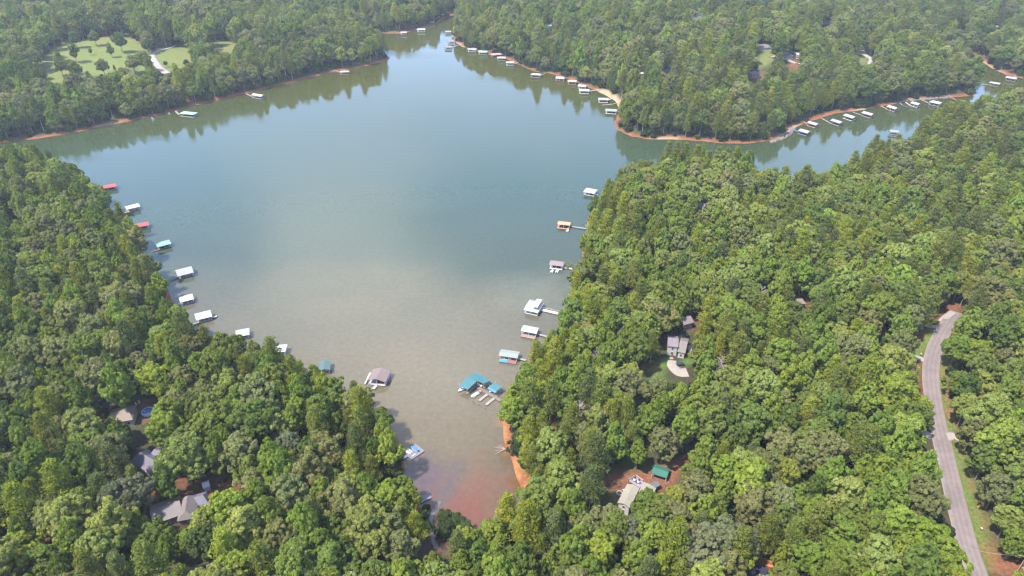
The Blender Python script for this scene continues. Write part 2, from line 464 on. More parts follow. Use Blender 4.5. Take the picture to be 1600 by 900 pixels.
water_patch(690, 765, 3, 15, (.115, .052, .048), .75)
for cx_, cy_, cr_ in ((690, 782, 3), (696, 770, 3), (703, 757, 3.5), (710, 744, 4), (716, 730, 5)):
    water_patch(cx_, cy_, 0, cr_ * 1.9, (.085, .070, .056), .75)
water_patch(665, 745, 4, 18, (.070, .052, .070), .7)  # left bank's shadow painted in dark purple over the cove's own tone
water_patch(812, 755, 2, 8, (.13, .058, .016), .85)
water_patch(790, 705, 1, 6, (.20, .10, .04), .6)
water_patch(783, 658, 1, 5, (.20, .10, .04), .6)
water_patch(840, 460, 4, 36, (.115, .125, .085), .5)
# faint mottling of the bed and of drifting silt
nzf = N.new('ShaderNodeTexNoise'); nzf.inputs['Scale'].default_value = .35; nzf.inputs['Detail'].default_value = 8; nzf.inputs['Roughness'].default_value = .7; L.new(ge.outputs['Position'], nzf.inputs['Vector'])
mrf = N.new('ShaderNodeMapRange'); mrf.inputs[1].default_value = .3; mrf.inputs[2].default_value = .7; mrf.inputs[3].default_value = .84; mrf.inputs[4].default_value = 1.16; L.new(nzf.outputs[0], mrf.inputs[0])
scf = N.new('ShaderNodeVectorMath'); scf.operation = 'SCALE'; L.new(col, scf.inputs[0]); L.new(mrf.outputs[0], scf.inputs['Scale']); col = scf.outputs[0]
L.new(col, b.inputs['Base Color'])
nzr = N.new('ShaderNodeTexNoise'); nzr.inputs['Scale'].default_value = .011; nzr.inputs['Detail'].default_value = 5
mpr = N.new('ShaderNodeMapping'); mpr.inputs['Scale'].default_value = (1, 2.6, 1); mpr.inputs['Rotation'].default_value = (0, 0, R(20)); L.new(ge.outputs['Position'], mpr.inputs[0]); L.new(mpr.outputs[0], nzr.inputs['Vector'])
mrr = N.new('ShaderNodeMapRange'); mrr.inputs[1].default_value = .42; mrr.inputs[2].default_value = .62; mrr.inputs[3].default_value = .03; mrr.inputs[4].default_value = .13; L.new(nzr.outputs[0], mrr.inputs[0]); L.new(mrr.outputs[0], b.inputs['Roughness'])
b.inputs['IOR'].default_value = 1.45
n3 = N.new('ShaderNodeTexNoise'); n3.inputs['Scale'].default_value = .55; n3.inputs['Detail'].default_value = 5; n3.inputs['Roughness'].default_value = .55
mp = N.new('ShaderNodeMapping'); mp.inputs['Scale'].default_value = (1.0, 2.2, 1); mp.inputs['Rotation'].default_value = (0, 0, R(-12))
L.new(ge.outputs['Position'], mp.inputs[0]); L.new(mp.outputs[0], n3.inputs['Vector'])
bp = N.new('ShaderNodeBump'); mrb = N.new('ShaderNodeMapRange'); mrb.inputs[1].default_value = .42; mrb.inputs[2].default_value = .62; mrb.inputs[3].default_value = .14; mrb.inputs[4].default_value = .42; L.new(nzr.outputs[0], mrb.inputs[0]); L.new(mrb.outputs[0], bp.inputs['Strength']); bp.inputs['Distance'].default_value = .08
L.new(n3.outputs[0], bp.inputs['Height']); L.new(bp.outputs[0], b.inputs['Normal'])
L.new(b.outputs[0], out.inputs[0])
tag(wb.build('lake_water', m), kind='structure')

# ------------------------------------------------------------------ roads and paths (draped strips)
def smooth_line(pts, n=6):
    P = [np.array(p, float) for p in pts]; P = [2 * P[0] - P[1]] + P + [2 * P[-1] - P[-2]]; o = []
    for i in range(1, len(P) - 2):
        for k in range(n):
            t = k / n
            o.append(.5 * ((2 * P[i]) + (-P[i - 1] + P[i + 1]) * t + (2 * P[i - 1] - 5 * P[i] + 4 * P[i + 1] - P[i + 2]) * t * t + (-P[i - 1] + 3 * P[i] - 3 * P[i + 1] + P[i + 2]) * t ** 3))
    o.append(P[-2]); return o
def strip(name, px, width, mat, lift=.25, n=6, wl=5, skirt=.5, zfun=None, label=None):
    c = smooth_line([ground(*p)[:2] for p in px], n)
    rows = []
    for i, p in enumerate(c):
        t = c[min(i + 1, len(c) - 1)] - c[max(i - 1, 0)]; t = t / max(np.hypot(*t), 1e-6); nrm = np.array([-t[1], t[0]])
        w = width[0] + (width[1] - width[0]) * i / (len(c) - 1) if isinstance(width, tuple) else width
        q = [p + nrm * w * (k / (wl - 1) - .5) for k in range(wl)]
        zc = max(h1(*a_) for a_ in q) if zfun is None else 0
        rows.append([(a_[0], a_[1], (h1(*a_) * .3 + zc * .7 + lift) if zfun is None else max(h1(*a_), 0) + zfun) for a_ in q])
    V, Fc = [], []
    for r_ in rows:
        V += [(r_[0][0], r_[0][1], r_[0][2] - skirt)] + r_ + [(r_[-1][0], r_[-1][1], r_[-1][2] - skirt)]
    k = wl + 2
    for i in range(len(rows) - 1):
        for j in range(k - 1): Fc.append((i * k + j, i * k + j + 1, (i + 1) * k + j + 1, (i + 1) * k + j))
    me = mesh_np(name, V, Fc, [mat], smooth=False)
    la = me.attributes.new('across', 'FLOAT', 'POINT'); la.data.foreach_set('value', np.tile(np.concatenate([[-1], np.linspace(-1, 1, wl), [1]]), len(rows)).astype(np.float32))
    o = bpy.data.objects.new(name, me); COL.objects.link(o); tag(o, kind='structure'); return o, np.array(c)
ASPH = paint('asphalt_worn', (.185, .150, .145), .85, .26, .5)
CONC = paint('concrete_pale', (.30, .265, .24), .85, .2, .6)
CONC_D = paint('concrete_grey', (.30, .28, .26), .85, .15, .6)
road_px = [(1534,925),(1526,898),(1513,860),(1499,808),(1487,758),(1474,702),(1464,660),(1457,620),(1454,590),(1456,562),(1464,537),(1475,516),(1486,500),(1494,488)]
def add_tracks(m):
    """Paler worn wheel paths and a sandy edge across the width of the road."""
    N, L = m.node_tree.nodes, m.node_tree.links
    b_ = next(n for n in N if n.type == 'BSDF_PRINCIPLED'); src_ = b_.inputs['Base Color'].links[0].from_socket
    a = N.new('ShaderNodeAttribute'); a.attribute_name = 'across'
    c = N.new('ShaderNodeMath'); c.operation = 'MULTIPLY'; c.inputs[1].default_value = 12.5; L.new(a.outputs['Fac'], c.inputs[0])
    co = N.new('ShaderNodeMath'); co.operation = 'COSINE'; L.new(c.outputs[0], co.inputs[0])
    k = N.new('ShaderNodeMath'); k.operation = 'MULTIPLY_ADD'; k.inputs[1].default_value = -.09; k.inputs[2].default_value = 1.0; L.new(co.outputs[0], k.inputs[0])
    s_ = N.new('ShaderNodeVectorMath'); s_.operation = 'SCALE'; L.new(src_, s_.inputs[0]); L.new(k.outputs[0], s_.inputs['Scale'])
    ab = N.new('ShaderNodeMath'); ab.operation = 'ABSOLUTE'; L.new(a.outputs['Fac'], ab.inputs[0])
    e = N.new('ShaderNodeMapRange'); e.inputs[1].default_value = .86; e.inputs[2].default_value = .98; L.new(ab.outputs[0], e.inputs[0])
    L.new(mixrgb(N, L, s_.outputs[0], (.27, .21, .17), e.outputs[0]), b_.inputs['Base Color'])
add_tracks(ASPH)
road, ROADC = strip('road', road_px, 7.4, ASPH, .3, wl=17)
strips_clear = [(ROADC, 6.5)]
for nm, px, w, mt, l_ in (
    ('driveway', [(1438,508),(1452,510),(1468,511)], (1.6, 3.2), CONC, .35),
    ('driveway', [(1470,504),(1478,496),(1489,488)], 3.6, CONC, .35),
    ('driveway', [(1418,556),(1430,558),(1446,564)], 3.0, CONC_D, .35),
    ('driveway', [(1478,683),(1490,681),(1502,688)], (5.0, 3.0), CONC, .36),
    ('driveway', [(1440,676),(1450,680),(1458,682)], 4.0, CONC_D, .36),
    ('driveway', [(1050,564),(1051,572),(1062,582),(1074,582)], (4.6, 7.2), CONC, .3),
    ('driveway', [(1076,540),(1079,550),(1081,560)], 2.0, CONC, .3),
    ('driveway', [(276,71),(262,76),(248,80),(238,86),(244,98),(252,108),(262,115)], (4.0, 9.0), CONC, .35),
    ('driveway', [(1347,79),(1352,86),(1362,93),(1360,101)], (5, 8), CONC_D, .35),
    ('driveway', [(1205,90),(1220,88),(1232,94),(1244,99)], 6, CONC, .35),
    ('driveway', [(1296,32),(1300,39),(1298,44)], 7, CONC, .35)):
    _, c_ = strip(nm, px, w, mt, l_)
    strips_clear.append((c_, 5.0))
CREEK = paint('creek_silt', (.14, .118, .118), .35, .15, .3)
creek, CRC = strip('creek', [(684,856),(679,846),(675,832),(672,816),(675,804),(682,794),(687,787)], (2.8, 2.2), CREEK, .12, zfun=.05)
strips_clear.append((CRC, 4.5))
# earth bank beside the garage
strip('path', [(1190,876),(1215,884),(1236,892),(1262,908)], 3.2, paint('orange_clay', (.42, .16, .06), .9, .25, 1.2), .25)

# ------------------------------------------------------------------ buildings
def roofmat(key, c, **k): return paint('roof_' + key, c, .7, .16, .8, **k)
WHITE = paint('white_paint', (.50, .49, .475), .5, .08, 1.0)
WOOD = paint('deck_wood', (.18, .13, .105), .85, .22, 1.2)
WOODP = paint('deck_wood_pale', (.27, .24, .21), .8, .18, 1.2)
DARK = paint('dark_void', (.035, .035, .04), .6, .2, 1.0)
GLASS = paint('window_glass', (.05, .06, .075), .12, .1, 1.0)
TRIM_DARK = paint('trim_dark', (.12, .10, .10), .7, .1, 1.0)  # dark trim colour of dock posts, piles and boom

def rect_from(P0, P1, P2, z):
    """Rectangle (4 corners) from three traced corners at height z: P0-P1 one side, P2 the corner next to P0."""
    a = np.array(at(*P0, z)); b_ = np.array(at(*P1, z)); c = np.array(at(*P2, z))
    u = (b_ - a); lu = np.hypot(*u); u = u / lu; v = np.array([-u[1], u[0]])
    w = float((c - a) @ v)
    if w < 0: v = -v; w = -w
    return a, u, v, lu, w
def gable(mb, o, u, v, lu, w, z, rise, ridge='u', hip=0.0, over=.5, t=.22, m=0):
    """Gable or hip roof slabs over a rectangle."""
    o = np.array(o, float) - u * over - v * over; lu += 2 * over; w += 2 * over
    if ridge == 'v':
        o, u, v, lu, w = o, v, u, w, lu
    P = lambda a_, b_, zz: (*(o + u * a_ + v * b_), zz)
    h = hip * w
    r0, r1 = P(h, w / 2, z + rise), P(lu - h, w / 2, z + rise)
    mb.slab([P(0, 0, z), P(lu, 0, z), r1, r0], t, m)
    mb.slab([P(lu, w, z), P(0, w, z), r0, r1], t, m)
    if hip > 0:
        mb.slab([P(0, w, z), P(0, 0, z), r0], t, m); mb.slab([P(lu, 0, z), P(lu, w, z), r1], t, m)
    return P, r0, r1
def house(name, label, cat, blocks, roof, wall, ref, extras=None, land=None):
    """blocks: (P0, P1, P2, wall height, rise, ridge, hip). Corners are traced at the eaves."""
    gx, gy, gz = ground(*ref)
    root = empty(name, (gx, gy, gz)); tag(root, label, cat)
    for bi, (P0, P1, P2, wh, rise, ridge, hip) in enumerate(blocks):
        z = gz + wh
        a, u, v, lu, w = rect_from(P0, P1, P2, z)
        a = a - np.array((gx, gy))
        mb = MB()
        pts = [a, a + u * lu, a + u * lu + v * w, a + v * w]
        area = sum(pts[i][0] * pts[(i + 1) % 4][1] - pts[(i + 1) % 4][0] * pts[i][1] for i in range(4))
        if area < 0: pts = pts[::-1]
        mb.prism(pts, -3.0, wh - .05)
        wl_ = mb.build('wall', wall, root)
        if hip == 0:                        # gable triangles
            if ridge == 'u':
                ends = [(a, a + v * w), (a + u * lu, a + u * lu + v * w)]
            else:
                ends = [(a, a + u * lu), (a + v * w, a + u * lu + v * w)]
            for p, q in ends:
                mid = (p + q) / 2; nrm = (u if ridge == 'u' else v) * .06
                s_ = -1 if np.allclose(p, a) else 1
                g2 = MB(); g2.poly([(*(p - nrm * s_), wh - .05), (*(q - nrm * s_), wh - .05), (*(mid - nrm * s_), wh + rise - .2)])
                g2.build('gable_wall', wall, root)
        rb = MB(); gable(rb, a, u, v, lu, w, wh, rise, ridge, hip)
        ro = rb.build('roof', roof if not isinstance(roof, list) else roof[bi % len(roof)], root)
        # windows on the two faces towards the camera
        cx, cy = (a + u * lu / 2 + v * w / 2)
        for (p, d, ln, nrm) in ((a, u, lu, -v), (a, v, w, -u), (a + v * w, u, lu, v), (a + u * lu, v, w, u)):
            if nrm[1] > -.25: continue
            k = max(1, int(ln // 3.0))
            for i in range(k):
                c = p + d * ln * (i + .5) / k
                for zz in ([wh * .5] if wh < 4.5 else [wh * .28, wh * .74]):
                    rz = math.atan2(d[1], d[0])
                    f = MB().box((c[0] + nrm[0] * .05, c[1] + nrm[1] * .05, zz), (1.25, .16, 1.45), rz).build('window_frame', WHITE, root)
                    MB().box((c[0] + nrm[0] * .10, c[1] + nrm[1] * .10, zz), (.95, .12, 1.15), rz).build('pane', GLASS, f)
    if extras: extras(root, gx, gy, gz)
    LANDMARKS.append((gx, gy, land or label))
    return root

ROOF_MAUVE = roofmat('mauve', (.19, .155, .17)); ROOF_BEIGE = roofmat('beige', (.27, .245, .195)); ROOF_LAV = roofmat('lavender_grey', (.125, .115, .145))
ROOF_DKP = roofmat('dark_plum', (.10, .075, .11)); ROOF_NAVY = roofmat('navy', (.028, .028, .06)); ROOF_BROWN = roofmat('brown', (.20, .155, .13))
ROOF_TAUPE = roofmat('taupe', (.175, .15, .14)); WALL_G = paint('wall_grey', (.42, .42, .43), .7, .1, .8); WALL_W = paint('wall_white', (.46, .45, .43), .7, .08, .8)
WALL_B = paint('wall_brown', (.22, .17, .13), .8, .15, .8); WALL_DG = paint('wall_dark_grey', (.20, .205, .22), .7, .1, .8)

def ex1(root, gx, gy, gz):
    a = np.array(ground(1050, 559)[:2]) - (gx, gy)
    MB().box((a[0], a[1], 1.0), (1.0, .15, 2.1)).build('front_door', paint('door_red', (.35, .05, .06)), root)
    MB().box((a[0] - .5, a[1] - .8, .15), (1.8, 1.5, .5)).build('porch_step', CONC, root)
house('house', 'white two storey house with plum grey gabled roofs behind the pale driveway', 'house', [
    ((1044.5,540),(1058.5,541.5),(1047,525),6.2,1.8,'u',0), ((1060,549),(1069.5,551),(1061,527),4.2,2.6,'u',0)], [ROOF_MAUVE, ROOF_TAUPE], WALL_W, (1055,558), ex1, 'white two storey house')
house('house', 'brown roofed house half hidden in the trees behind the white two storey house', 'house', [
    ((1069,507),(1083,503),(1074,493),4.5,2.0,'u',0)], ROOF_MAUVE, WALL_B, (1077,512), None, 'half hidden brown roofed house')
def ex2(root, gx, gy, gz):
    # raised deck with rails
    pts = [np.array(at(px, py, gz + 3)) - (gx, gy) for px, py in ((982,751),(993,744),(1005,752.5),(1015,756),(1000,763))]
    area = sum(pts[i][0] * pts[(i + 1) % 5][1] - pts[(i + 1) % 5][0] * pts[i][1] for i in range(5))
    q = pts if area > 0 else pts[::-1]
    MB().prism(q, 2.75, 3.0).build('deck_floor', paint('deck_violet_grey', (.24, .21, .25), .8, .15, 1.0), root)
    for i in range(2):
        a_, b_ = pts[i], pts[i + 1]
        mb = MB(); mb.tube((*a_, 3.95), (*b_, 3.95), .07, n=4); mb.tube((*a_, 3.5), (*b_, 3.5), .05, n=4)
        mb.build('deck_rail', WHITE, root)
    for p in pts: MB().box((p[0], p[1], 1.0), (.22, .22, 6.0)).build('post', WOOD, root)
house('house', 'long beige roofed house with white end wall and raised deck beside a fire pit', 'house', [
    ((967,785),(983,791.5),(997,764),5.2,1.0,'v',0), ((1000,768),(1017,775),(1013,759.5),4.4,.9,'v',0), ((1015,757.5),(1020,762.5),(1022,751),3.6,.9,'v',0)],
    [ROOF_BEIGE, ROOF_BEIGE, roofmat('slate', (.13, .14, .15))], WALL_W, (985,806), ex2, 'long beige roofed house')
house('house', 'lavender grey hip roofed house in a dark gap of the woods', 'house', [
    ((205,721),(240,741),(224,700),4.0,3.0,'u',.25), ((232,716),(262,722),(242,698),4.0,2.4,'u',.2)], ROOF_LAV, WALL_B, (235,748), None, 'lavender grey roofed house')
house('house', 'sprawling taupe roofed house with several gabled wings below the red clay yard', 'house', [
    ((240,818),(283,803),(234,792),3.8,2.4,'u',0), ((279,813),(304,808),(285,780),4.2,3.0,'v',.3), ((300,792),(323,785),(296,777),3.8,1.8,'u',.2), ((322,795),(338,786),(320,788),3.4,1.2,'u',0)],
    [ROOF_TAUPE, ROOF_TAUPE, ROOF_LAV, ROOF_TAUPE], WALL_B, (285,822), None, 'sprawling taupe roofed house')
house('house', 'tan roofed house tucked under trees beside the round blue pool', 'house', [
    ((166,662),(206,655),(176,640),3.8,2.2,'u',.2)], ROOF_BROWN, WALL_W, (188,668), None, 'tan roofed house by the pool')
def ex7(root, gx, gy, gz):
    a_ = np.array(at(317, 889, gz + 3)) - (gx, gy); b_ = np.array(at(331, 883, gz + 3)) - (gx, gy)
    mb = MB(); mb.tube((*a_, 4.0), (*b_, 4.0), .08, n=4); mb.tube((*a_, 3.4), (*b_, 3.4), .08, n=4); mb.build('deck_rail', WHITE, root)
    d = (b_ - a_); rz = math.atan2(d[1], d[0]); c = (a_ + b_) / 2
    MB().box((c[0] + .4, c[1] - .9, 2.8), (np.hypot(*d), 2.0, .3), rz).build('deck_floor', WOOD, root)
house('house', 'dark plum roofed house with white deck rail at the bottom edge', 'house', [
    ((288,901),(318,895),(296,888),3.8,1.8,'u',.2)], ROOF_DKP, WALL_B, (305,912), ex7, 'dark plum roofed house')
house('garage', 'navy roofed building cut off by the bottom edge beside the orange clay bank', 'garage', [
    ((1168,903),(1194,912),(1178,883),3.5,.8,'u',0)], ROOF_NAVY, WALL_W, (1180,918), None, 'navy roofed building')
house('house', 'mauve roof corner glimpsed through the pines above the big wooded slope', 'house', [
    ((1091,324),(1101,326),(1094,316),5.0,1.8,'u',0)], ROOF_MAUVE, WALL_B, (1096,333), None, 'mauve roof corner in the pines')
house('house', 'brown roof peak glimpsed in the woods beside a bare snag', 'house', [
    ((1244,475),(1258,474),(1248,467),5.0,1.6,'u',.2)], ROOF_BROWN, WALL_B, (1251,484), None, 'brown roof peak beside the snag')
# far houses
for P0, P1, P2, wh, rise, hip, roof, wall, ref, lab, lm in (
    ((1186,75),(1208,74),(1188,69),4,2.0,0,ROOF_TAUPE,WALL_W,(1197,80),'grey roofed house above the small pale lawn','grey house above the pale lawn'),
    ((1228,88),(1240,87),(1229,82),4,2.0,.2,ROOF_LAV,WALL_W,(1234,92),'pale violet house at the top of the clay building site','pale violet house'),
    ((1176,117),(1187,115),(1178,110),4,1.5,0,ROOF_LAV,WALL_G,(1182,121),'small lavender roofed house over the red bank','small lavender roofed house'),
    ((998,115),(1007,115),(999,112),4,1.5,0,WHITE,WALL_W,(1003,118),'white roofed house in the woods above the peninsula','white roofed house above the peninsula'),
    ((1036,110),(1050,110),(1038,107),4,1.2,0,ROOF_BEIGE,WALL_W,(1043,112),'low beige roofed house along the wooded ridge','low beige roofed house on the ridge'),
    ((857,41),(864,40),(858,37),5,1.2,0,WHITE,WALL_W,(861,44),'tiny white house in the distant woods beyond the dock row','tiny white house in distant woods'),
    ((1286,36),(1296,35),(1288,32),4,1.5,0,ROOF_TAUPE,WALL_W,(1290,39),'taupe roofed house beside the far white drive','taupe roofed house by the far drive'),
    ((1496,50),(1509,49),(1497,45),5,1.5,0,ROOF_BROWN,WALL_W,(1502,54),'tan house showing between far grey pines','tan house between far pines'),
    ((1556,44),(1564,43),(1557,40),4,1.5,0,WHITE,WALL_W,(1560,47),'small white house on the far hill top','small white house on the far hill')):
    house('house', lab, 'house', [(P0, P1, P2, wh, rise, 'u', hip)], roof, wall, ref, None, lm)

# sheds
def shed(name, label, cat, P0, P1, P2, wh, rise, roof, wall, ref, open_=False):
    gx, gy, gz = ground(*ref)
    root = empty(name, (gx, gy, gz)); tag(root, label, cat)
    a, u, v, lu, w = rect_from(P0, P1, P2, gz + wh); a = a - np.array((gx, gy))
    pts = [a, a + u * lu, a + u * lu + v * w, a + v * w]
    area = sum(pts[i][0] * pts[(i + 1) % 4][1] - pts[(i + 1) % 4][0] * pts[i][1] for i in range(4))
    if open_:
        for p in pts: MB().box((p[0], p[1], wh / 2 - 1), (.25, .25, wh + 2)).build('post', wall, root)
    else:
        MB().prism(pts if area > 0 else pts[::-1], -2.0, wh - .05).build('wall', wall, root)
    rb = MB(); gable(rb, a, u, v, lu, w, wh, rise, 'u', 0, .3); rb.build('roof', roof, root)
    LANDMARKS.append((gx, gy, label)); return root
GREENR = roofmat('green_metal', (.03, .13, .10), stripe=('X', .9))
shed('carport', 'green metal roofed carport on the red clay clearing', 'carport', (1019,739),(1041,746),(1027,727),2.8,.8,GREENR,WHITE,(1032,748), True)
shed('garden_shed', 'small pale garden shed with gabled roof above the red clay yard', 'shed', (318,762),(327,759),(319,753),2.4,1.2,roofmat('pale', (.50,.50,.55)),WALL_G,(322,766))
shed('garden_shed', 'little cream shed beside the violet house on the clay building site', 'shed', (1246,86),(1251,86),(1247,82),3.0,1.2,WHITE,WALL_W,(1248,90))

# site clutter on the far clay lot: two pale lorries' bodies seen as small boxes with cab
def truck(px, py, rz, label):
    x, y, z = ground(px, py)
    t = empty('pickup_truck', (x, y, z + .4), rz); tag(t, label, 'truck')
    MB().box((0, 0, .75), (5.4, 2.0, .7)).build('body', WHITE, t)
    MB().box((.5, 0, 1.45), (2.0, 1.8, .75), top=.85).build('cab', GLASS, t)
    for sx in (-1.7, 1.7):
        for sy in (-.95, .95): MB().tube((sx, sy - .12, .4), (sx, sy + .12, .4), .4, n=10).build('wheel', DARK, t)
truck(1247, 93, R(20), 'white pickup truck on the clay building site by the violet house')
truck(1250, 101, R(-30), 'white pickup truck at the lower edge of the clay building site')

# round pool
px_, py_, pz_ = ground(232, 645)
pool = empty('swimming_pool', (px_, py_, pz_)); tag(pool, 'round bright blue above ground pool beside tan roofed house', 'pool')
POOLB = paint('pool_water', (.015, .15, .45), .05, .1, .6)
rg = MB(); n = 20
for k in range(n):
    a0, a1 = 2 * math.pi * k / n, 2 * math.pi * (k + 1) / n
    ri, ro = 2.55, 2.85
    q = [(ri * math.cos(a0), ri * math.sin(a0)), (ro * math.cos(a0), ro * math.sin(a0)), (ro * math.cos(a1), ro * math.sin(a1)), (ri * math.cos(a1), ri * math.sin(a1))]
    rg.prism(q, -1.0, 1.3)
rg.build('rim', paint('pool_rim', (.55, .66, .72)), pool)
MB().prism([(2.56 * math.cos(2 * math.pi * k / n), 2.56 * math.sin(2 * math.pi * k / n)) for k in range(n)], -.9, 1.12).build('water_surface', POOLB, pool)
MB().box((-1.3, -.4, 1.2), (.9, .5, .5)).build('ladder', WHITE, pool)
LANDMARKS.append((px_, py_, 'round blue pool'))
def lounge(px, py, rz, label, grp=None, zadd=0.0, mat=WHITE):
    x, y, z = ground(px, py)
    t = empty('lounge_chair', (x, y, z + zadd), rz); tag(t, label, 'chair', grp)
    MB().box((0, 0, .4), (1.3, .65, .12)).build('seat', mat, t)
    mb = MB(); mb.slab([(-.65, -.32, .46), (-.65, .32, .46), (-1.15, .32, 1.05), (-1.15, -.32, 1.05)], .09); mb.build('backrest', mat, t)
    for sx in (-.55, .55):
        for sy in (-.28, .28): MB().box((sx, sy, .17), (.08, .08, .34)).build('leg', mat, t)
lounge(213, 633, R(-50), 'white lounge chair in the shade just above the round pool, closer to the house')
lounge(218, 630, R(-55), 'white lounge chair in the shade above the round pool, farther from the house')

# car on the driveway
def car(px, py, rz, label, body):
    x, y, z = ground(px, py)
    c = empty('parked_car', (x, y, z + .35), rz); tag(c, label, 'car')
    prof = [(-2.1,.35),(-2.1,.85),(-1.7,.98),(-1.1,1.0),(1.0,.98),(1.9,.85),(2.1,.6),(2.1,.35)]
    mb = MB()
    for s in (-1, 1): pass
    i0 = len(mb.v)
    for s in (-.88, .88): mb.v += [(a_, s, b_) for a_, b_ in prof]
    k = len(prof)
    mb.f += [tuple(range(k)), tuple(range(2 * k - 1, k - 1, -1))] + [(j, k + j, k + (j + 1) % k, (j + 1) % k) for j in range(k)]
    mb.m += [0] * (k + 2)
    mb.build('body', body, c)
    MB().box((-.25, 0, 1.22), (2.3, 1.5, .48), top=.78).build('cabin_glass', GLASS, c)
    MB().box((-.25, 0, 1.48), (1.7, 1.15, .05)).build('car_roof', body, c)
    for sx in (-1.35, 1.35):
        for sy in (-.85, .85): MB().tube((sx, sy - .1, .33), (sx, sy + .1, .33), .33, n=12).build('wheel', DARK, c)
    for sy in (-.6, .6): MB().box((2.1, sy, .66), (.06, .35, .16)).build('headlight', WHITE, c)
car(1063, 571, R(8), 'dark blue car parked on the pale driveway of the white house', paint('car_dark', (.03, .035, .05), .25, .05, 1))
LANDMARKS.append((*ground(1063, 571)[:2], 'car on the pale driveway'))

# fire pit, garden furniture
x, y, z = ground(968, 771)
fp = empty('fire_pit', (x, y, z)); tag(fp, 'round stone ringed fire pit on the red clay yard', 'fire pit')
for k in range(14):
    a_ = 2 * math.pi * k / 14
    MB().box((1.15 * math.cos(a_), 1.15 * math.sin(a_), .2), (.45, .5, .5), a_).build('stone', CONC, fp)
MB().prism([(.95 * math.cos(2 * math.pi * k / 12), .95 * math.sin(2 * math.pi * k / 12)) for k in range(12)], -.3, .12).build('ash_bed', DARK, fp)
for i, (px, py, rz, lb) in enumerate(((975,766,R(200),'pale chair by the fire pit, closer to the deck'),(972,778,R(120),'pale chair by the fire pit, closer to the house wall'))):
    lounge(px, py, rz, lb)
gz2 = ground(985, 806)[2]
def deck_table(px, py, label, rad=.6):
    x, y = at(px, py, gz2 + 3.8)
    t = empty('patio_table', (x, y, gz2 + 3.0)); tag(t, label, 'table')
    MB().prism([(rad * math.cos(2 * math.pi * k / 12), rad * math.sin(2 * math.pi * k / 12)) for k in range(12)], .68, .76).build('tabletop', WHITE, t)
    MB().tube((0, 0, 0), (0, 0, .7), .07).build('leg', DARK, t)
def deck_chair(px, py, rz, label, grp='dark chairs on the raised deck'):
    x, y = at(px, py, gz2 + 3.4)
    t = empty('patio_chair', (x, y, gz2 + 3.0), rz); tag(t, label, 'chair', grp)
    MB().box((0, 0, .42), (.6, .6, .1)).build('seat', DARK, t); MB().box((-.27, 0, .75), (.08, .6, .6)).build('backrest', DARK, t)
    for sx in (-.22, .22):
        for sy in (-.22, .22): MB().box((sx, sy, .19), (.06, .06, .38)).build('leg', DARK, t)
deck_table(991, 749.5, 'small white round table on the raised violet deck, outer one')
deck_table(997, 752.5, 'small white round table on the raised violet deck, inner one')
for i, (px, py, a_) in enumerate(((988.5,749,0),(992,747,4.2),(993.5,751,2.6),(994.5,753.5,.3),(998.5,750.5,4.4),(999.5,754.5,2.8))):
    deck_chair(px, py, a_, 'dark metal deck chair ' + ('at the outer white table, on its side towards the rail corner', 'at the outer white table, on its uphill side', 'between the two white deck tables, by the outer one', 'between the two white deck tables, by the inner one', 'at the inner white table, on its uphill side', 'at the inner white table, on the house side')[i])

# wood frame platform by the shed
x, y, z = ground(313, 745)
t = empty('wooden_platform', (x, y, z), R(28)); tag(t, 'small white railed platform in the trees above the pale shed', 'platform')
MB().box((0, 0, 1.2), (4.4, 3.0, .25)).build('deck_floor', WOODP, t)
for sx in (-2.1, 2.1):
    for sy in (-1.4, 1.4): MB().box((sx, sy, .6), (.2, .2, 3.2)).build('post', WHITE, t)
for sy in (-1.4, 1.4): MB().box((0, sy, 2.15), (4.2, .12, .12)).build('rail', WHITE, t)

# mailboxes and the yellow road sign
def mailbox(px, py, label):
    x, y, z = ground(px, py)
    t = empty('mailbox', (x, y, z)); tag(t, label, 'mailbox')
    MB().box((0, 0, .6), (.14, .14, 1.2)).build('post', WOOD, t); MB().box((0, 0, 1.35), (.45, .8, .4)).build('box', WHITE, t)
mailbox(1459, 520, 'white mailbox on the kerb beside the upper forked driveway')
mailbox(1438, 556, 'pale mailbox at the mouth of the lower grey driveway')
mailbox(1532, 829, 'small white mailbox on the red verge below the yellow sign')
x, y, z = ground(1527, 797)
t = empty('road_sign', (x, y, z), R(15)); tag(t, 'yellow diamond warning sign on the clay verge beside the road', 'sign')
MB().box((0, 0, .9), (.12, .12, 2.2)).build('post', CONC_D, t)
mb = MB(); s_ = 1.2; mb.v = [(0, -.09, 1.1), (s_, -.09, 1.1 + s_), (0, -.09, 1.1 + 2 * s_), (-s_, -.09, 1.1 + s_), (0, -.02, 1.1), (s_, -.02, 1.1 + s_), (0, -.02, 1.1 + 2 * s_), (-s_, -.02, 1.1 + s_)]
mb.f = [(0, 1, 2, 3), (7, 6, 5, 4), (0, 4, 5, 1), (1, 5, 6, 2), (2, 6, 7, 3), (3, 7, 4, 0)]; mb.m = [0] * 6
mb.build('sign_plate', paint('sign_yellow', (.85, .50, .02)), t)
LANDMARKS.append((x, y, 'yellow road sign'))
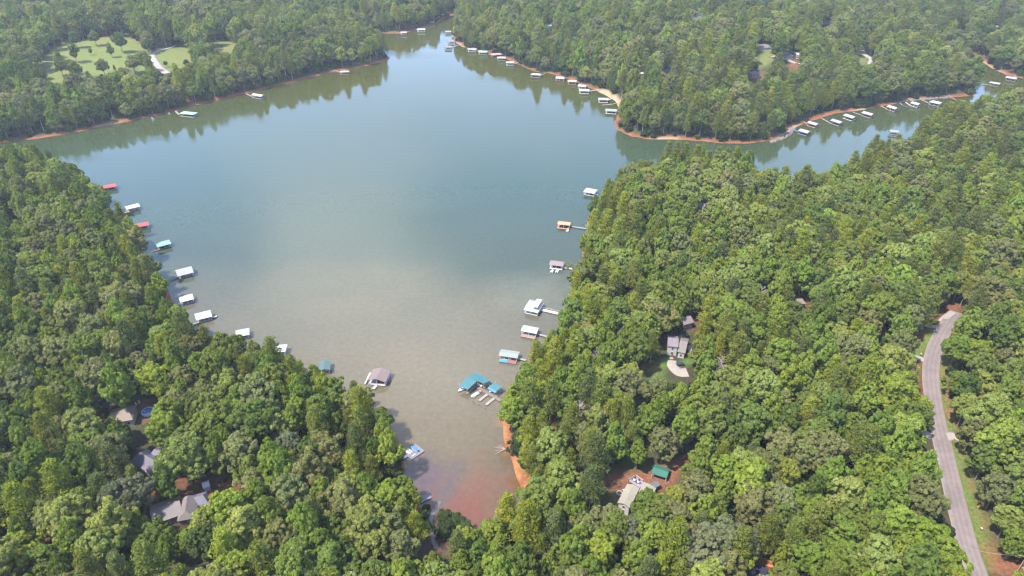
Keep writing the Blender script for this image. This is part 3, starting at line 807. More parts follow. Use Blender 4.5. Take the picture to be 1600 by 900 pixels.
# utility pole low right with wires
def pole(px, py, label, hh=9):
    x, y, z = ground(px, py)
    t = empty('utility_pole', (x, y, z)); tag(t, label, 'utility pole', 'utility poles with one wire between them')
    MB().tube((0, 0, -1), (0, 0, hh), .2, .14, 8).build('pole', BARK_PALE, t); MB().box((0, 0, hh - .6), (2.4, .15, .15)).build('crossarm', BARK_PALE, t)
    return (x, y, z + hh)
pa = pole(1589, 893, 'pale utility pole above the red clay bank at the corner')
wb2 = MB(); q0 = Vector(pa); q1 = Vector((*at(1500, 850, q0.z), q0.z - .5)); prev = q0
for k in range(1, 13):
    t_ = k / 12; p = q0.lerp(q1, t_); p.z -= 1.6 * 4 * t_ * (1 - t_); wb2.tube(prev, p, .035, n=3); prev = p
tag(wb2.build('overhead_wire', WHITE), 'thin pale wire spanning the road near the bottom corner', 'wire')

# ------------------------------------------------------------------ boats
HULLB = paint('hull_blue', (.10, .28, .50), .3, .1, 1)
def boat(x, y, rz, label, hull=WHITE, deck=paint('boat_deck', (.55, .56, .55), .6, .1, 1), L_=5.6, z=0.0, cover=None, grp=None):
    t = empty('motor_boat', (x, y, z), rz); tag(t, label, 'boat', grp)
    secs = [(-.5, .40, .62), (-.2, .42, .62), (.15, .40, .66), (.38, .24, .74), (.5, .02, .82)]
    V, Fc = [], []
    for sx, hw, hz in secs:
        hw *= 2.3; V += [(sx * L_, 0, -.15), (sx * L_, hw * .75, .05), (sx * L_, hw, hz), (sx * L_, hw * .82, hz), (sx * L_, 0, hz - .28 if sx < .3 else hz - .02),
                         (sx * L_, -hw * .82, hz), (sx * L_, -hw, hz), (sx * L_, -hw * .75, .05)]
    for i in range(len(secs) - 1):
        for j in range(8): Fc.append((i * 8 + j, i * 8 + (j + 1) % 8, (i + 1) * 8 + (j + 1) % 8, (i + 1) * 8 + j))
    Fc2 = [tuple(range(8))[::-1], tuple(range(32, 40))]
    me = bpy.data.meshes.new('hull'); me.from_pydata(V, [], [f[::-1] for f in Fc] + Fc2); me.materials.append(hull); me.materials.append(deck)
    for i, p in enumerate(me.polygons):
        if i < 32 and i % 8 in (3, 4): p.material_index = 1
    o = bpy.data.objects.new('hull', me); COL.objects.link(o); o.parent = t
    if cover:
        mb = MB(); mb.slab([(-.42 * L_, -.85, .78), (.25 * L_, -.8, .9), (.42 * L_, 0, .95), (.25 * L_, .8, .9), (-.42 * L_, .85, .78)], .12); mb.build('cover', cover, t)
    else:
        mb = MB(); mb.slab([(.08 * L_, -.7, .7), (.08 * L_, .7, .7), (.0 * L_, .6, 1.2), (.0 * L_, -.6, 1.2)], .05); mb.build('windshield', GLASS, t)
        MB().box((-.22 * L_, 0, .62), (.5, 1.5, .45)).build('seat', hull, t)
    MB().box((-.54 * L_, 0, .45), (.45, .45, .9)).build('engine', DARK, t)
    return t

# ------------------------------------------------------------------ docks
DK = {'grey': WOODP, 'brown': WOOD, 'pink': paint('deck_pink', (.27, .185, .16), .8, .15, 1.2), 'white': paint('deck_white', (.42, .40, .385), .7, .1, 1.0),
      'blue': paint('deck_blue', (.13, .17, .28), .7, .15, 1), 'orange': paint('deck_orange', (.36, .18, .11), .8, .2, 1), 'lav': paint('deck_lavender', (.17, .16, .195), .8, .15, 1),
      'red': paint('deck_red', (.24, .11, .09), .8, .2, 1)}
RF = {'red': roofmat('red_metal', (.34, .075, .07), stripe=('X', .9)), 'white': roofmat('white_metal', (.40, .395, .40), stripe=('X', 1.1)), 'mint': roofmat('mint_metal', (.20, .32, .26), stripe=('X', .9)),
      'grey': roofmat('grey_metal', (.29, .295, .32), stripe=('X', .9)), 'teal': roofmat('teal_metal', (.045, .150, .165), stripe=('X', .9)), 'mauve': roofmat('mauve_metal', (.19, .14, .13), stripe=('Y', .9)),
      'steel': roofmat('steel_blue_metal', (.075, .125, .125), stripe=('X', .9)), 'orange': roofmat('orange_metal', (.44, .26, .14), stripe=('X', .9)), 'brownm': roofmat('brown_metal', (.24, .17, .165), stripe=('X', .9)),
      'pale': roofmat('pale_sheet', (.24, .26, .23), stripe=('X', .9)), 'tan': roofmat('tan_shingle', (.36, .26, .22)), 'pinkish': roofmat('pink_grey', (.38, .33, .31)), 'green': roofmat('far_green', (.25, .42, .32))}
FLOAT = paint('float_black', (.05, .05, .055), .5, .1, 1)
def gangway(root, ox, oy, s, e, mat, width=1.3, rail=False, zend=None):
    a_ = np.array(at(*s, .55)); b_ = np.array(at(*e, .8)); a_ = a_ - (ox, oy); b_ = b_ - (ox, oy)
    d = b_ - a_; ln = np.hypot(*d); u = d / ln; v = np.array([-u[1], u[0]]) * width / 2
    mb = MB(); z0, z1 = .58, .95
    mb.slab([(*(a_ - v), z0), (*(b_ - v), z1), (*(b_ + v), z1), (*(a_ + v), z0)], .22)
    g = mb.build('gangway', mat, root)
    if rail:
        for sgn in (-1, 1):
            mb = MB(); mb.tube((*(a_ + v * sgn), z0 + 1), (*(b_ + v * sgn), z1 + 1), .06, n=4)
            for k in range(7):
                p = a_ + d * k / 6 + v * sgn; zz = z0 + (z1 - z0) * k / 6; mb.tube((*p, zz), (*p, zz + 1), .045, n=4)
            mb.build('handrail', WHITE, root)
dock_n = 0
def dock(A, B, depth, label, roof='gable', ridge='u', rc='white', dc='grey', gang=None, eave=3.0, rise=1.0, cov=(0, 1, 0, 1), far=False, boats=(), rail=False, walls=False, gmat=None, land=None, width=1.3, floorfill=False):
    """A-B: traced near edge of the deck at the water. depth: metres away from the camera."""
    a_ = np.array(at(*A, .5)); b_ = np.array(at(*B, .5))
    u = b_ - a_; W = np.hypot(*u); u = u / W; v = np.array([-u[1], u[0]])
    if v @ a_ < 0: v = -v
    rz = math.atan2(u[1], u[0])
    flip = 1 if (np.cross(u, v) > 0) else -1
    c = a_ + u * W / 2 + v * depth / 2
    root = empty('boat_dock', (c[0], c[1], 0), rz); tag(root, label, 'boat dock')
    X = lambda s, t: (-W / 2 + s * W, (-depth / 2 + t * depth) * flip)
    w = 1.5 if not far else 1.4
    dm = DK[dc]
    fl = MB()
    U = (1, 0)
    pieces = [((0, -depth / 2 + w / 2), (W, w)), ((0, depth / 2 - w / 2), (W, w)), ((-W / 2 + w / 2, 0), (w, depth - 2 * w)), ((W / 2 - w / 2, 0), (w, depth - 2 * w))]
    if floorfill: pieces.append(((0, 0), (W - 2 * w, depth - 2 * w)))
    dkm = MB(); flm = MB()
    for (cx, cy), (sx, sy) in pieces:
        dkm.box((cx, cy * flip, .42), (sx, sy, .16)); flm.box((cx, cy * flip, .08), (sx - .3, sy - .3, .5))
    dkm.build('deck_floor', dm, root); flm.build('float', FLOAT, root)
    s0, s1, t0, t1 = cov
    if roof:
        x0, y0 = X(s0, t0); x1, y1 = X(s1, t1)
        ya, yb = min(y0, y1), max(y0, y1)
        rm_ = RF[rc]
        rb = MB(); o_ = np.array((x0, ya)); uu, vv = np.array((1., 0.)), np.array((0., 1.))
        lw, ld = x1 - x0, yb - ya
        if roof in ('gable', 'hip'):
            gable(rb, o_, uu, vv, lw, ld, eave, rise, ridge, .35 if roof == 'hip' else 0, .45, .14)
        elif roof == 'flat':
            rb.slab([(x0 - .4, ya - .4, eave), (x1 + .4, ya - .4, eave), (x1 + .4, yb + .4, eave + .25), (x0 - .4, yb + .4, eave + .25)], .2)
        elif roof == 'arch':
            k = 6
            for i in range(k):
                t_a, t_b = i / k, (i + 1) / k
                za, zb = eave + rise * math.sin(math.pi * t_a), eave + rise * math.sin(math.pi * t_b)
                q0, q1 = ya - .4 + (ld + .8) * t_a, ya - .4 + (ld + .8) * t_b
                rb.slab([(x0 - .4, q0, za), (x1 + .4, q0, za), (x1 + .4, q1, zb), (x0 - .4, q1, zb)], .12)
        rb.build('roof', rm_, root)
        xs = [x0 + .15, x1 - .15] if lw < 7 else [x0 + .15, (x0 + x1) / 2, x1 - .15]
        pr = .11 if not far else .14
        if far:
            mb = MB()
            for xx in xs:
                for yy_ in (ya + .15, yb - .15): mb.box((xx, yy_, (eave + .5) / 2), (pr * 2, pr * 2, eave - .6))
            o = mb.build('post_frame', WHITE if rc == 'white' else TRIM_DARK, root); 
        else:
            for xx in xs:
                for yy_ in (ya + .15, yb - .15): MB().box((xx, yy_, (eave + .5) / 2), (pr * 2, pr * 2, eave - .6)).build('post', WHITE, root)
            # dark boat lift / locker rows inside the slips
            MB().box(((x0 + x1) / 2, (yb if flip > 0 else ya) - flip * .8, 1.0), (lw * .5, .9, 1.0)).build('locker', dm, root)
    if gang:
        gangway(root, c[0], c[1], gang[0], gang[1], gmat or dm, width, rail)
        # undo the root's rotation for parts given in world axes
        for ch in root.children:
            if ch.name.split('.')[0] in ('gangway', 'handrail'): ch.rotation_euler = (0, 0, -rz)
    for (s, t, ang, lb, hull, cover) in boats:
        bx, by = X(s, t); wx = c[0] + bx * math.cos(rz) - by * math.sin(rz); wy = c[1] + bx * math.sin(rz) + by * math.cos(rz)
        boat(wx, wy, rz + R(ang), lb, hull, cover=cover)
    LANDMARKS.append((c[0], c[1], land or label))
    return root, c, rz, u, v * 1.0, W

# near and middle docks on the wooded bank across the water
dock((157,300),(182.5,295.5),6.5,'red roofed boat dock, the farther one of the two red ones',rc='red',dc='grey',gang=((159,299),(150,302)),land='farther red roofed dock')
dock((200,332),(219.5,327),6.5,'white vaulted roof dock between the two red roofed docks',roof='arch',rc='white',dc='grey',gang=((199,331),(182,338)),rise=.9,boats=((.5,.5,0,'white boat moored under the vaulted white dock roof',WHITE,None),),land='white vaulted dock')
dock((211,360.5),(233,356.5),6,'red roofed boat dock close to the bright trees, nearer red one',rc='red',dc='grey',gang=((213,359),(205,361)),land='nearer red roofed dock')
dock((248,391),(268,385.5),6.5,'mint green roofed dock on a dark gangway',rc='mint',dc='brown',gang=((250,389.5),(236,393)),land='mint green roofed dock')
dock((280,436.5),(303,430.5),8.5,'blue grey gable roofed dock on a dark gangway',rc='grey',dc='brown',gang=((281,432),(263,438)),rise=1.6,boats=((.55,.4,0,'white boat inside the blue grey roofed dock',WHITE,None),),land='blue grey roofed dock')
dock((284,477.5),(303.5,472.5),6,'small white metal roofed dock close to the tree edge',roof='flat',rc='white',dc='lav',gang=((285,474),(268,478)),boats=((.5,.15,0,'grey boat tied along the small white roofed dock',CONC_D,DK['lav']),),land='small white roofed dock')
dock((309,505.5),(332,499.5),6.5,'long white roofed dock with a dark boat at its end',roof='flat',rc='white',dc='grey',gang=((312,503),(300,507)),boats=((1.05,.35,0,'dark boat poking out beyond the long white roofed dock',paint('hull_dark', (.03,.035,.06), .3),None),),land='long white roofed dock')
dock((371,531.5),(390,528),6,'white hip roofed dock half behind the treetops',roof='hip',rc='white',dc='grey',rise=1.2,land='white hip roofed dock')
dock((424,556),(446,555),5.5,'white flat roofed dock almost hidden behind treetops',roof='flat',rc='white',dc='white',eave=3.2,land='hidden white flat roofed dock')
dock((500,585),(516,583),7,'steel blue roofed dock peeking above the treetops',roof='gable',ridge='v',rc='steel',dc='brown',rise=.9,land='steel blue roofed dock')
r_, c_, rz_, u_, v_, W_ = dock((576,600),(602,603),8.5,'large mauve gable roofed dock with white deck and slide board',roof='gable',ridge='v',rc='mauve',dc='white',gang=((588,602),(583,608)),rise=1.6,eave=3.3,gmat=DK['white'],width=1.6,boats=((.30,.5,90,'white boat inside the mauve roofed dock',WHITE,None),),land='large mauve roofed dock')
mb = MB(); mb.slab([(-W_ / 2 - 2.2, -4.5, .8), (-W_ / 2 - 1.4, -4.5, .8), (-W_ / 2 - 1.4, 3.5, 1.5), (-W_ / 2 - 2.2, 3.5, 1.5)], .2)
mb.build('slide_board', WHITE, r_)
# open blue grey dock with covered craft
r_, c_, rz_, u_, v_, W_ = dock((643.5,718),(663.5,704.5),6.8,'open lavender grey swim dock carrying tarped craft',roof=None,dc='lav',gang=((636,711.5),(625,718)),floorfill=True,land='open lavender grey dock',width=1.6)
for k, (s_, t_, lx, ly, mt) in enumerate(((-.9,2.0,.5,3.6,WHITE),(-1.9,2.0,.5,3.6,WHITE),(-2.6,2.2,.4,3.0,WHITE),(-1.6,-1.6,2.2,.5,WHITE))):
    MB().box((s_, t_ - .6, .72), (lx, ly, .35)).build('bench', mt, r_)
cw, sw = math.cos(rz_), math.sin(rz_)
lx, ly = 1.1, .5
boat(c_[0] + lx * cw - ly * sw, c_[1] + lx * sw + ly * cw, rz_ + R(100), 'boat under a bright blue tarp lying on the open lavender dock', WHITE, L_=4.2, z=.55, cover=paint('tarp_blue', (.05, .19, .45), .5, .1, 1))
# small ramp raft
dock((656.5,787),(675,777),3.2,'small slatted grey raft dock beside the silty creek mouth',roof=None,dc='lav',gang=((652,781),(645,784)),floorfill=True,land='small raft dock')

# near and middle docks on the opposite wooded bank
dock((912,304),(928,307),8,'pale two tier dock partly behind the wooded point',roof='gable',rc='pinkish',dc='white',ridge='u',rise=.6,gang=((926,304),(934,304)),land='pale two tier dock')
dock((870,356.5),(889,358.5),6.5,'orange roofed dock with orange deck on a long gangway',rc='orange',dc='orange',gang=((889,353),(916,357.5)),rise=.9,cov=(.05,1,.30,1),land='orange roofed dock',gmat=WOODP)
x_, y_ = at(886.5, 361, 0); boat(x_, y_, R(75), 'little white boat tied to the corner of the orange roofed dock', WHITE, L_=3.2)
dock((858.5,419.5),(878,422),6.5,'brown metal roofed dock with two white watercraft in front',rc='brownm',dc='white',gang=((877,417.5),(906,422)),rise=.9,cov=(0,1,.15,1),gmat=DK['white'],land='brown roofed dock with watercraft')
for px, lb in ((862.5,'white watercraft at the brown roofed dock, farther from its gangway'),(870.5,'white watercraft at the brown roofed dock, closer to its gangway')):
    x_, y_ = at(px, 424.5, 0); boat(x_, y_, R(70), lb, WHITE, L_=3.4)
r_, c_, rz_, u_, v_, W_ = dock((819,489),(839.5,493.5),10,'large white double deck dock with wide railed gangway',roof='flat',rc='white',dc='white',gang=((843,483),(877,491)),eave=2.9,gmat=DK['white'],rail=True,width=2.4,floorfill=True,land='large white double deck dock')
MB().box((W_ * .22, 1.2, 5.1), (W_ * .42, 9.0, .25)).build('upper_roof', RF['white'], r_)
for sx in (-.4, .84):
    for sy in (-4, 0, 5.0): MB().box((W_ * .22 + (sx - .22) * W_ * .32, sy, 4.0), (.14, .14, 2.0)).build('post', WHITE, r_)
mb = MB()
for a0, b0 in (((-W_/2, -4.9), (W_/2, -4.9)), ((-W_/2, -4.9), (-W_/2, 4.9)), ((-W_/2, 4.9), (W_/2, 4.9))): mb.tube((*a0, 4.1), (*b0, 4.1), .06, n=4); mb.tube((*a0, 3.6), (*b0, 3.6), .05, n=4)
mb.build('rail', WHITE, r_)
dock((813,525.5),(835.5,530),7.5,'white curved roof dock with pinkish deck in front',roof='arch',rc='white',dc='pink',gang=((838,521.5),(859,527)),rise=.8,cov=(0,1,.30,1),gmat=WOODP,floorfill=True,land='white curved roof dock')
r_, c_, rz_, u_, v_, W_ = dock((779,565),(806,569),7.5,'pale grey roofed dock with blue swim mat on red deck',roof='gable',rc='pale',dc='red',gang=((808,559.5),(822,563)),rise=.8,cov=(0,1,.32,1),gmat=WOODP,floorfill=True,boats=((.4,.45,0,'white boat under the pale grey roof beside the blue mat',WHITE,None),),land='dock with blue swim mat')
MB().box((-W_ * .24, -2.7, .62), (W_ * .48, 2.0, .28)).build('swim_mat', paint('mat_blue', (.06, .30, .50), .4, .15, 2), r_)

# teal roofed dock complex: one floating structure
def teal():
    z = .5
    o = np.array(at(760, 614, 0))
    root = empty('boat_dock', (o[0], o[1], 0)); tag(root, 'big teal roofed community dock with brown walkway and open finger piers', 'boat dock')
    g = lambda px, py, zz=z: np.array(at(px, py, zz)) - o
    def pier(a_, b_, w, mat, nm='walkway', zz=.5):
        a2, b2 = g(*a_), g(*b_); d = b2 - a2; ln = np.hypot(*d); c = (a2 + b2) / 2; rz = math.atan2(d[1], d[0])
        MB().box((c[0], c[1], zz - .08), (ln, w, .16), rz).build(nm, mat, root)
        MB().box((c[0], c[1], zz - .42), (ln - .3, w - .3, .46), rz).build('float', FLOAT, root)
    pier((741,602), (783,626), 1.9, WOOD)
    for a_, b_, mt in (((728.8,615.5),(742.5,604),WOOD),((739,621),(751,610),WOODP),((748.7,626),(761,616),WOODP),((759.3,632.5),(773,621.5),WOODP),((766,597),(756,606),WOOD),((785,611),(772,621),WOOD),((757,591),(744,602),WOOD)):
        pier(a_, b_, 1.5 if mt is WOODP else 1.3, mt, 'finger_pier', .497)
    ze = 3.4
    def quad(pts, zs, mat, nm='roof'):
        q = [(*g(px, py, zz), zz) for (px, py), zz in zip(pts, zs)]
        # counter clockwise
        ar = sum(q[i][0] * q[(i + 1) % len(q)][1] - q[(i + 1) % len(q)][0] * q[i][1] for i in range(len(q)))
        if ar < 0: q = q[::-1]
        MB().slab(q, .16).build(nm, mat, root)
    quad([(717,602.5),(731,588.5),(745,595.5),(730.5,609)], [ze, ze + 1.1, ze + 1.1, ze], RF['teal'])
    quad([(731,588.4),(744.5,581.5),(766.5,594.5),(755.5,599.5)], [ze + 1.1, ze, ze, ze + 1.1], RF['teal'])
    quad([(763.5,604),(773,597),(785.5,604.5),(776,611)], [ze, ze + .5, ze + .5, ze], RF['teal'])
    quad([(763.5,604.3),(776,611.3),(773.5,614),(762,607)], [ze - .02, ze - .02, ze - .7, ze - .7], paint('roof_blue_panel', (.05, .17, .40), .5), 'eave_panel')
    for px, py in ((718,606),(730,613),(746,600),(733,594),(745,588),(766,600),(755,604),(765,608.5),(776,615.5),(784,610),(774,603)):
        p = g(px, py, .5); MB().box((p[0], p[1], 1.9), (.2, .2, 3.2)).build('post', WHITE, root)
    for px, py in ((739,629),(749,634),(759,639.5)):
        p = g(px, py, .1); MB().tube((p[0], p[1], -1), (p[0], p[1], 1.6), .09, n=6).build('pile', TRIM_DARK, root)
    a2, b2 = g(739, 629, .1), g(759, 639.5, .1); MB().tube((*a2, .35), (*b2, .35), .07, n=4).build('boom', TRIM_DARK, root)
    for px, py, sx in ((748,602,1.6),(752,604,1.2)):
        p = g(px, py, .5); MB().box((p[0], p[1], .85), (sx, .7, .7), R(-40)).build('locker', WHITE, root)
    LANDMARKS.append((o[0], o[1], 'big teal roofed dock'))
    bx, by = at(742, 618, 0); boat(bx, by, R(222), 'white and blue runabout in the open slip of the teal dock', WHITE, L_=5.2, cover=paint('boat_teal', (.35, .55, .60)))
    bx, by = at(722, 609, 0); boat(bx, by, R(222), 'white boat with its bow poking from under the light teal roof', WHITE, L_=5.0)
    bx, by = at(770, 611, 0); boat(bx, by, R(222), 'blue hulled boat half under the smaller teal roof', HULLB, L_=5.2)
teal()

# far docks (few pixels each)
far = [
 ((281,181.5),(302,183.5),8,'hip','green','grey',((280,179),(274,174)),'green hip roofed dock below the pale meadow'),
 ((393,152.5),(408,155),7,'gable','white','white',((395,151),(384,146.5)),'white dock on the wooded bank past the green hip roofed one'),
 ((532,117),(546,116),7,'hip','tan','grey',((533,113),(520,110)),'tan hip roofed dock close to the wooded point'),
 ((626,54.5),(635,54.5),7,'gable','pinkish','white',((627,52.5),(619,51)),'pale dock at the mouth of the far inlet'),
 ((652,49.5),(664,49.5),7,'gable','white','white',((655,48),(650,46)),'white dock farther along the far inlet bank'),
 ((672.5,37.8),(677.5,37.8),6,'flat','white','white',None,'tiny white dock under the distant dark trees'),
 ((683,29.6),(687,29.6),6,'flat','white','white',None,'tiny pale dock close to the lake head'),
 ((688,26),(693.5,26),6,'flat','white','white',None,'tiny white roofed dock at the very head of the lake'),
 ((695.5,53),(704.5,53),8,'flat','white','grey',None,'white roofed dock on the glittering narrow channel'),
 ((700,68),(709,68),8,'gable','brownm','grey',None,'brown dock against the channel clay bank'),
 ((695,77),(705,77),8,'gable','brownm','grey',((705,74.5),(718,70)),'brown dock at the end of a long channel gangway'),
 ((731,81),(744,81),8,'gable','white','white',((743,79),(753,76)),'white roofed dock first below the orange clay point'),
 ((748,85),(761,85),8,'gable','green','grey',((760,82),(772,78)),'grey green roofed dock second below the clay point'),
 ((769,89.5),(785,88.5),8,'hip','tan','brown',((784,86),(797,83)),'tan hip roofed dock with a side pier in the dock row'),
 ((777,94.5),(790,94.5),8,'hip','pinkish','grey',((790,92),(804,90)),'mauve grey hip roofed dock in the dock row'),
 ((791,102),(803,102),7,'gable','white','white',((803,100),(811,97)),'white roofed dock closing the tight dock row'),
 ((829,120.5),(844,121.5),8,'hip','grey','white',((842,119),(852,115)),'grey hip roofed dock standing alone before the clay shore'),
 ((868,126),(880,127),8,'gable','white','red',((880,123),(892,121)),'white roofed dock with red deck on the clay shore'),
 ((887,131.5),(900,132),8,'gable','tan','pink',((899,129),(909,126)),'tan roofed dock between two white roofed docks'),
 ((903,138.5),(914,139.5),7,'gable','white','grey',((912,136),(924,133)),'white roofed dock above its white neighbour on the sandy shore'),
 ((905,146),(920,146.5),8,'gable','white','white',((918,143),(936,140)),'white roofed dock just out from the pale sand bank'),
 ((935,160),(950,160.5),8,'gable','white','white',((948,157),(957,153.5)),'white roofed dock off the pale sand bank corner'),
 ((942,164.5),(956,163.5),2.5,None,'white','pink',((955,163),(965,161)),'low roofless pier beside the sand bank corner'),
 ((946,177.5),(963,178.5),8,'gable','pale','white',None,'grey roofed dock tucked in before the wooded peninsula'),
 ((1246,208.5),(1259,212.5),8,'gable','white','blue',((1248,206),(1234,200)),'white roofed dock with blue deck at the creek mouth'),
 ((1260,196),(1273,200),7,'gable','white','orange',((1262,195),(1255,189)),'white roofed dock with orange deck near the creek mouth'),
 ((1296,192.5),(1310,197),7.5,'gable','white','grey',((1297,192),(1284,185)),'white roofed dock third along the creek row'),
 ((1316,184.5),(1330,189),8,'gable','white','white',None,'long white roofed dock fourth along the creek row'),
 ((1345,180.5),(1359,184.5),7.5,'gable','white','white',((1345,179.5),(1333,175.5)),'white roofed dock fifth along the creek row'),
 ((1384,170.5),(1396,174.5),7,'gable','white','white',((1385,170),(1376,165.5)),'white roofed dock sixth along the creek row'),
 ((1410,165),(1418,167.5),2,None,'white','lav',((1410,164),(1403,158.5)),'narrow bare pier in the creek row'),
 ((1421,165),(1432,168),7,'gable','white','white',((1422,164.5),(1415,160)),'smallest white roofed dock in the creek row'),
 ((1451,163.5),(1466,166.5),9,'hip','white','white',((1452,161.5),(1441,156.5)),'wide white hip roofed dock beside the treetops'),
 ((1491,155.5),(1500,158.5),2,None,'white','white',((1492,155),(1484,151)),'bare white pier by the stone seawall'),
 ((1544.5,133),(1559.5,135.5),7,'flat','white','grey',((1545,132.5),(1534,132)),'white flat roofed dock in the glittering side channel'),
 ((1570,125),(1586,127.5),8,'gable','white','white',((1583,121),(1591,116)),'white dock on the orange clay bank of the side channel'),
 ((1391,210.5),(1404,211.5),6,'flat','pale','grey',None,'grey dock half behind the bright canopy across the creek'),
]
RF['off'] = roofmat('off_white', (.33, .315, .30)); RF['offg'] = roofmat('off_white_grey', (.27, .265, .265))
for A, B, dp, rf, rc, dc, gg, lb in far:
    if rc == 'white': rc = random.choice(['white', 'off', 'off', 'offg'])
    if dc == 'white': dc = random.choice(['white', 'grey', 'grey', 'pink'])
    dock(A, B, dp, lb, roof=rf, rc=rc, dc=dc, gang=gg, far=True, eave=3.2, rise=1.3, cov=(0, 1, .12, 1) if rf else (0, 1, 0, 1), width=1.5)
# seawall of the creek and peninsula
for pts, lb in (([(1414,157),(1440,155.6),(1465,153.6),(1486,152)], 'grey riprap seawall behind the creek dock row'), ([(1206,222),(1222,217),(1233,210),(1240,201)], 'curved grey seawall round the peninsula corner')):
    c = smooth_line([at(px, py, .5) for px, py in pts], 10); mb = MB()
    for p in c:
        for _ in range(3):
            x, y = p[0] + random.uniform(-1.6, 1.6), p[1] + random.uniform(-.2, 3.5)
            mb.box((x, y, max(.2, h1(x, y)) + .3), (random.uniform(1, 2), random.uniform(.8, 1.6), random.uniform(.7, 1.2)), random.uniform(0, 3), top=.7)
    tag(mb.build('seawall', paint('riprap', (.22, .19, .185), .9, .25, .6)), lb, 'seawall')
# driftwood snag by the clay bank
mb = MB()
base = Vector((*at(790, 702, .5), .6))
for k in range(6):
    a_ = R(150 + k * 14 + random.uniform(-6, 6)); ln = random.uniform(3, 6)
    mb.tube(base, base + Vector((math.cos(a_) * ln, math.sin(a_) * ln, random.uniform(-.2, 1.2))), .14, .05, 5)
tag(mb.build('fallen_tree', BARK_PALE), 'bleached fallen tree reaching into the water from the clay bank', 'driftwood')

# ------------------------------------------------------------------ tree models
def leaf_quads(C, Nn, size, jit=.6, aspect=1.0):
    """One bent leaf clump (quad) per centre, facing roughly along its normal."""
    n = len(C)
    Nn = Nn + rng.normal(0, jit, (n, 3)); Nn /= np.linalg.norm(Nn, axis=1)[:, None] + 1e-9
    a_ = rng.normal(0, 1, (n, 3)); T = np.cross(Nn, a_); T /= np.linalg.norm(T, axis=1)[:, None] + 1e-9
    B = np.cross(Nn, T)
    s = size * (.6 + .8 * rng.random((n, 1)))
    k = Nn * s * .35 * rng.random((n, 1))
    V = np.stack([C - T * s - B * s * aspect * .3 , C - B * s * aspect + k * .0, C + T * s - B * s * .1, C + B * s * aspect - k], 1)
    V = V.reshape(-1, 3)
    Fq = np.arange(n * 4).reshape(n, 4)
    return V, Fq
def sphere_pts(n, up_bias=0.0):
    v = rng.normal(0, 1, (n, 3)); v[:, 2] += up_bias; v /= np.linalg.norm(v, axis=1)[:, None]; return v
def limb_tubes(mb, base_h, H, rad, n, spread, r0):
    for k in range(n):
        a_ = 2 * math.pi * k / n + random.uniform(-.4, .4); z0 = base_h + (H - base_h) * random.uniform(0, .5); z1 = z0 + (H - z0) * random.uniform(.25, .6)
        p = Vector((0, 0, z0)); q = Vector((math.cos(a_) * spread * .5, math.sin(a_) * spread * .5, (z0 + z1) / 2 + .6)); e = Vector((math.cos(a_ + .2) * spread * .85, math.sin(a_ + .2) * spread * .85, z1 + .8))
        mb.tube(p, q, r0 * .45, r0 * .28, 5); mb.tube(q, e, r0 * .28, r0 * .1, 5)

def crown_round(H, RAD, base, nl, quads, size, irregular=.25, lobe=.36):
    """Hardwood crown: lobes over a dome, each lobe broken into small clumps of leaf faces."""
    Cs, Ns = [], []
    cz = (base + H) / 2; hz = (H - base) / 2
    dirs = sphere_pts(nl * 3, .35)
    # even out
    keep = []
    for d in dirs:
        if d[2] < -.55: continue
        if all((d @ k_) < .80 for k_ in keep): keep.append(d)
        if len(keep) >= nl: break
    keep.append(np.array((0, 0, 1.)))
    for d in keep:
        rr = lobe * RAD * random.uniform(.75, 1.25)
        f = 1 + random.uniform(-irregular, irregular * .6)
        c = np.array((d[0] * (RAD - rr * .6) * f, d[1] * (RAD - rr * .6) * f, cz + d[2] * (hz - rr * .5) * (f * .6 + .4)))
        nc = 16
        sd = sphere_pts(nc, .0); out_ = d * .9; sd = sd + out_; sd /= np.linalg.norm(sd, axis=1)[:, None]
        for s in sd:
            cc = c + s * rr * random.uniform(.82, 1.12)
            r2 = rr * random.uniform(.26, .42)
            q = max(4, int(quads / (len(keep) * nc)))
            sv = sphere_pts(q) + s * .7 + np.array((0, 0, .25)); sv /= np.linalg.norm(sv, axis=1)[:, None]
            Cs.append(cc + sv * r2 * rng.uniform(.7, 1.1, (q, 1))); Ns.append(sv)
    C = np.concatenate(Cs); Nn = np.concatenate(Ns)
    V, Fq = leaf_quads(C, Nn, size, .36)
    var = np.repeat(0, len(Fq)).astype(float)
    # tone differs from clump to clump and leaf to leaf
    i0 = 0
    for c_ in Cs:
        k = len(c_); var[i0:i0 + k] = random.uniform(.84, 1.16); i0 += k
    var *= rng.uniform(.82, 1.18, len(Fq))
    return V, Fq, var
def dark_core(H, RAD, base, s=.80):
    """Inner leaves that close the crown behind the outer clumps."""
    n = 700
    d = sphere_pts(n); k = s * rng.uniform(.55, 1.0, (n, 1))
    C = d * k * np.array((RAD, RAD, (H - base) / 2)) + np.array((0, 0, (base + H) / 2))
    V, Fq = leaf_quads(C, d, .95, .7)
    return V, Fq, rng.uniform(.7, 1.05, len(Fq))
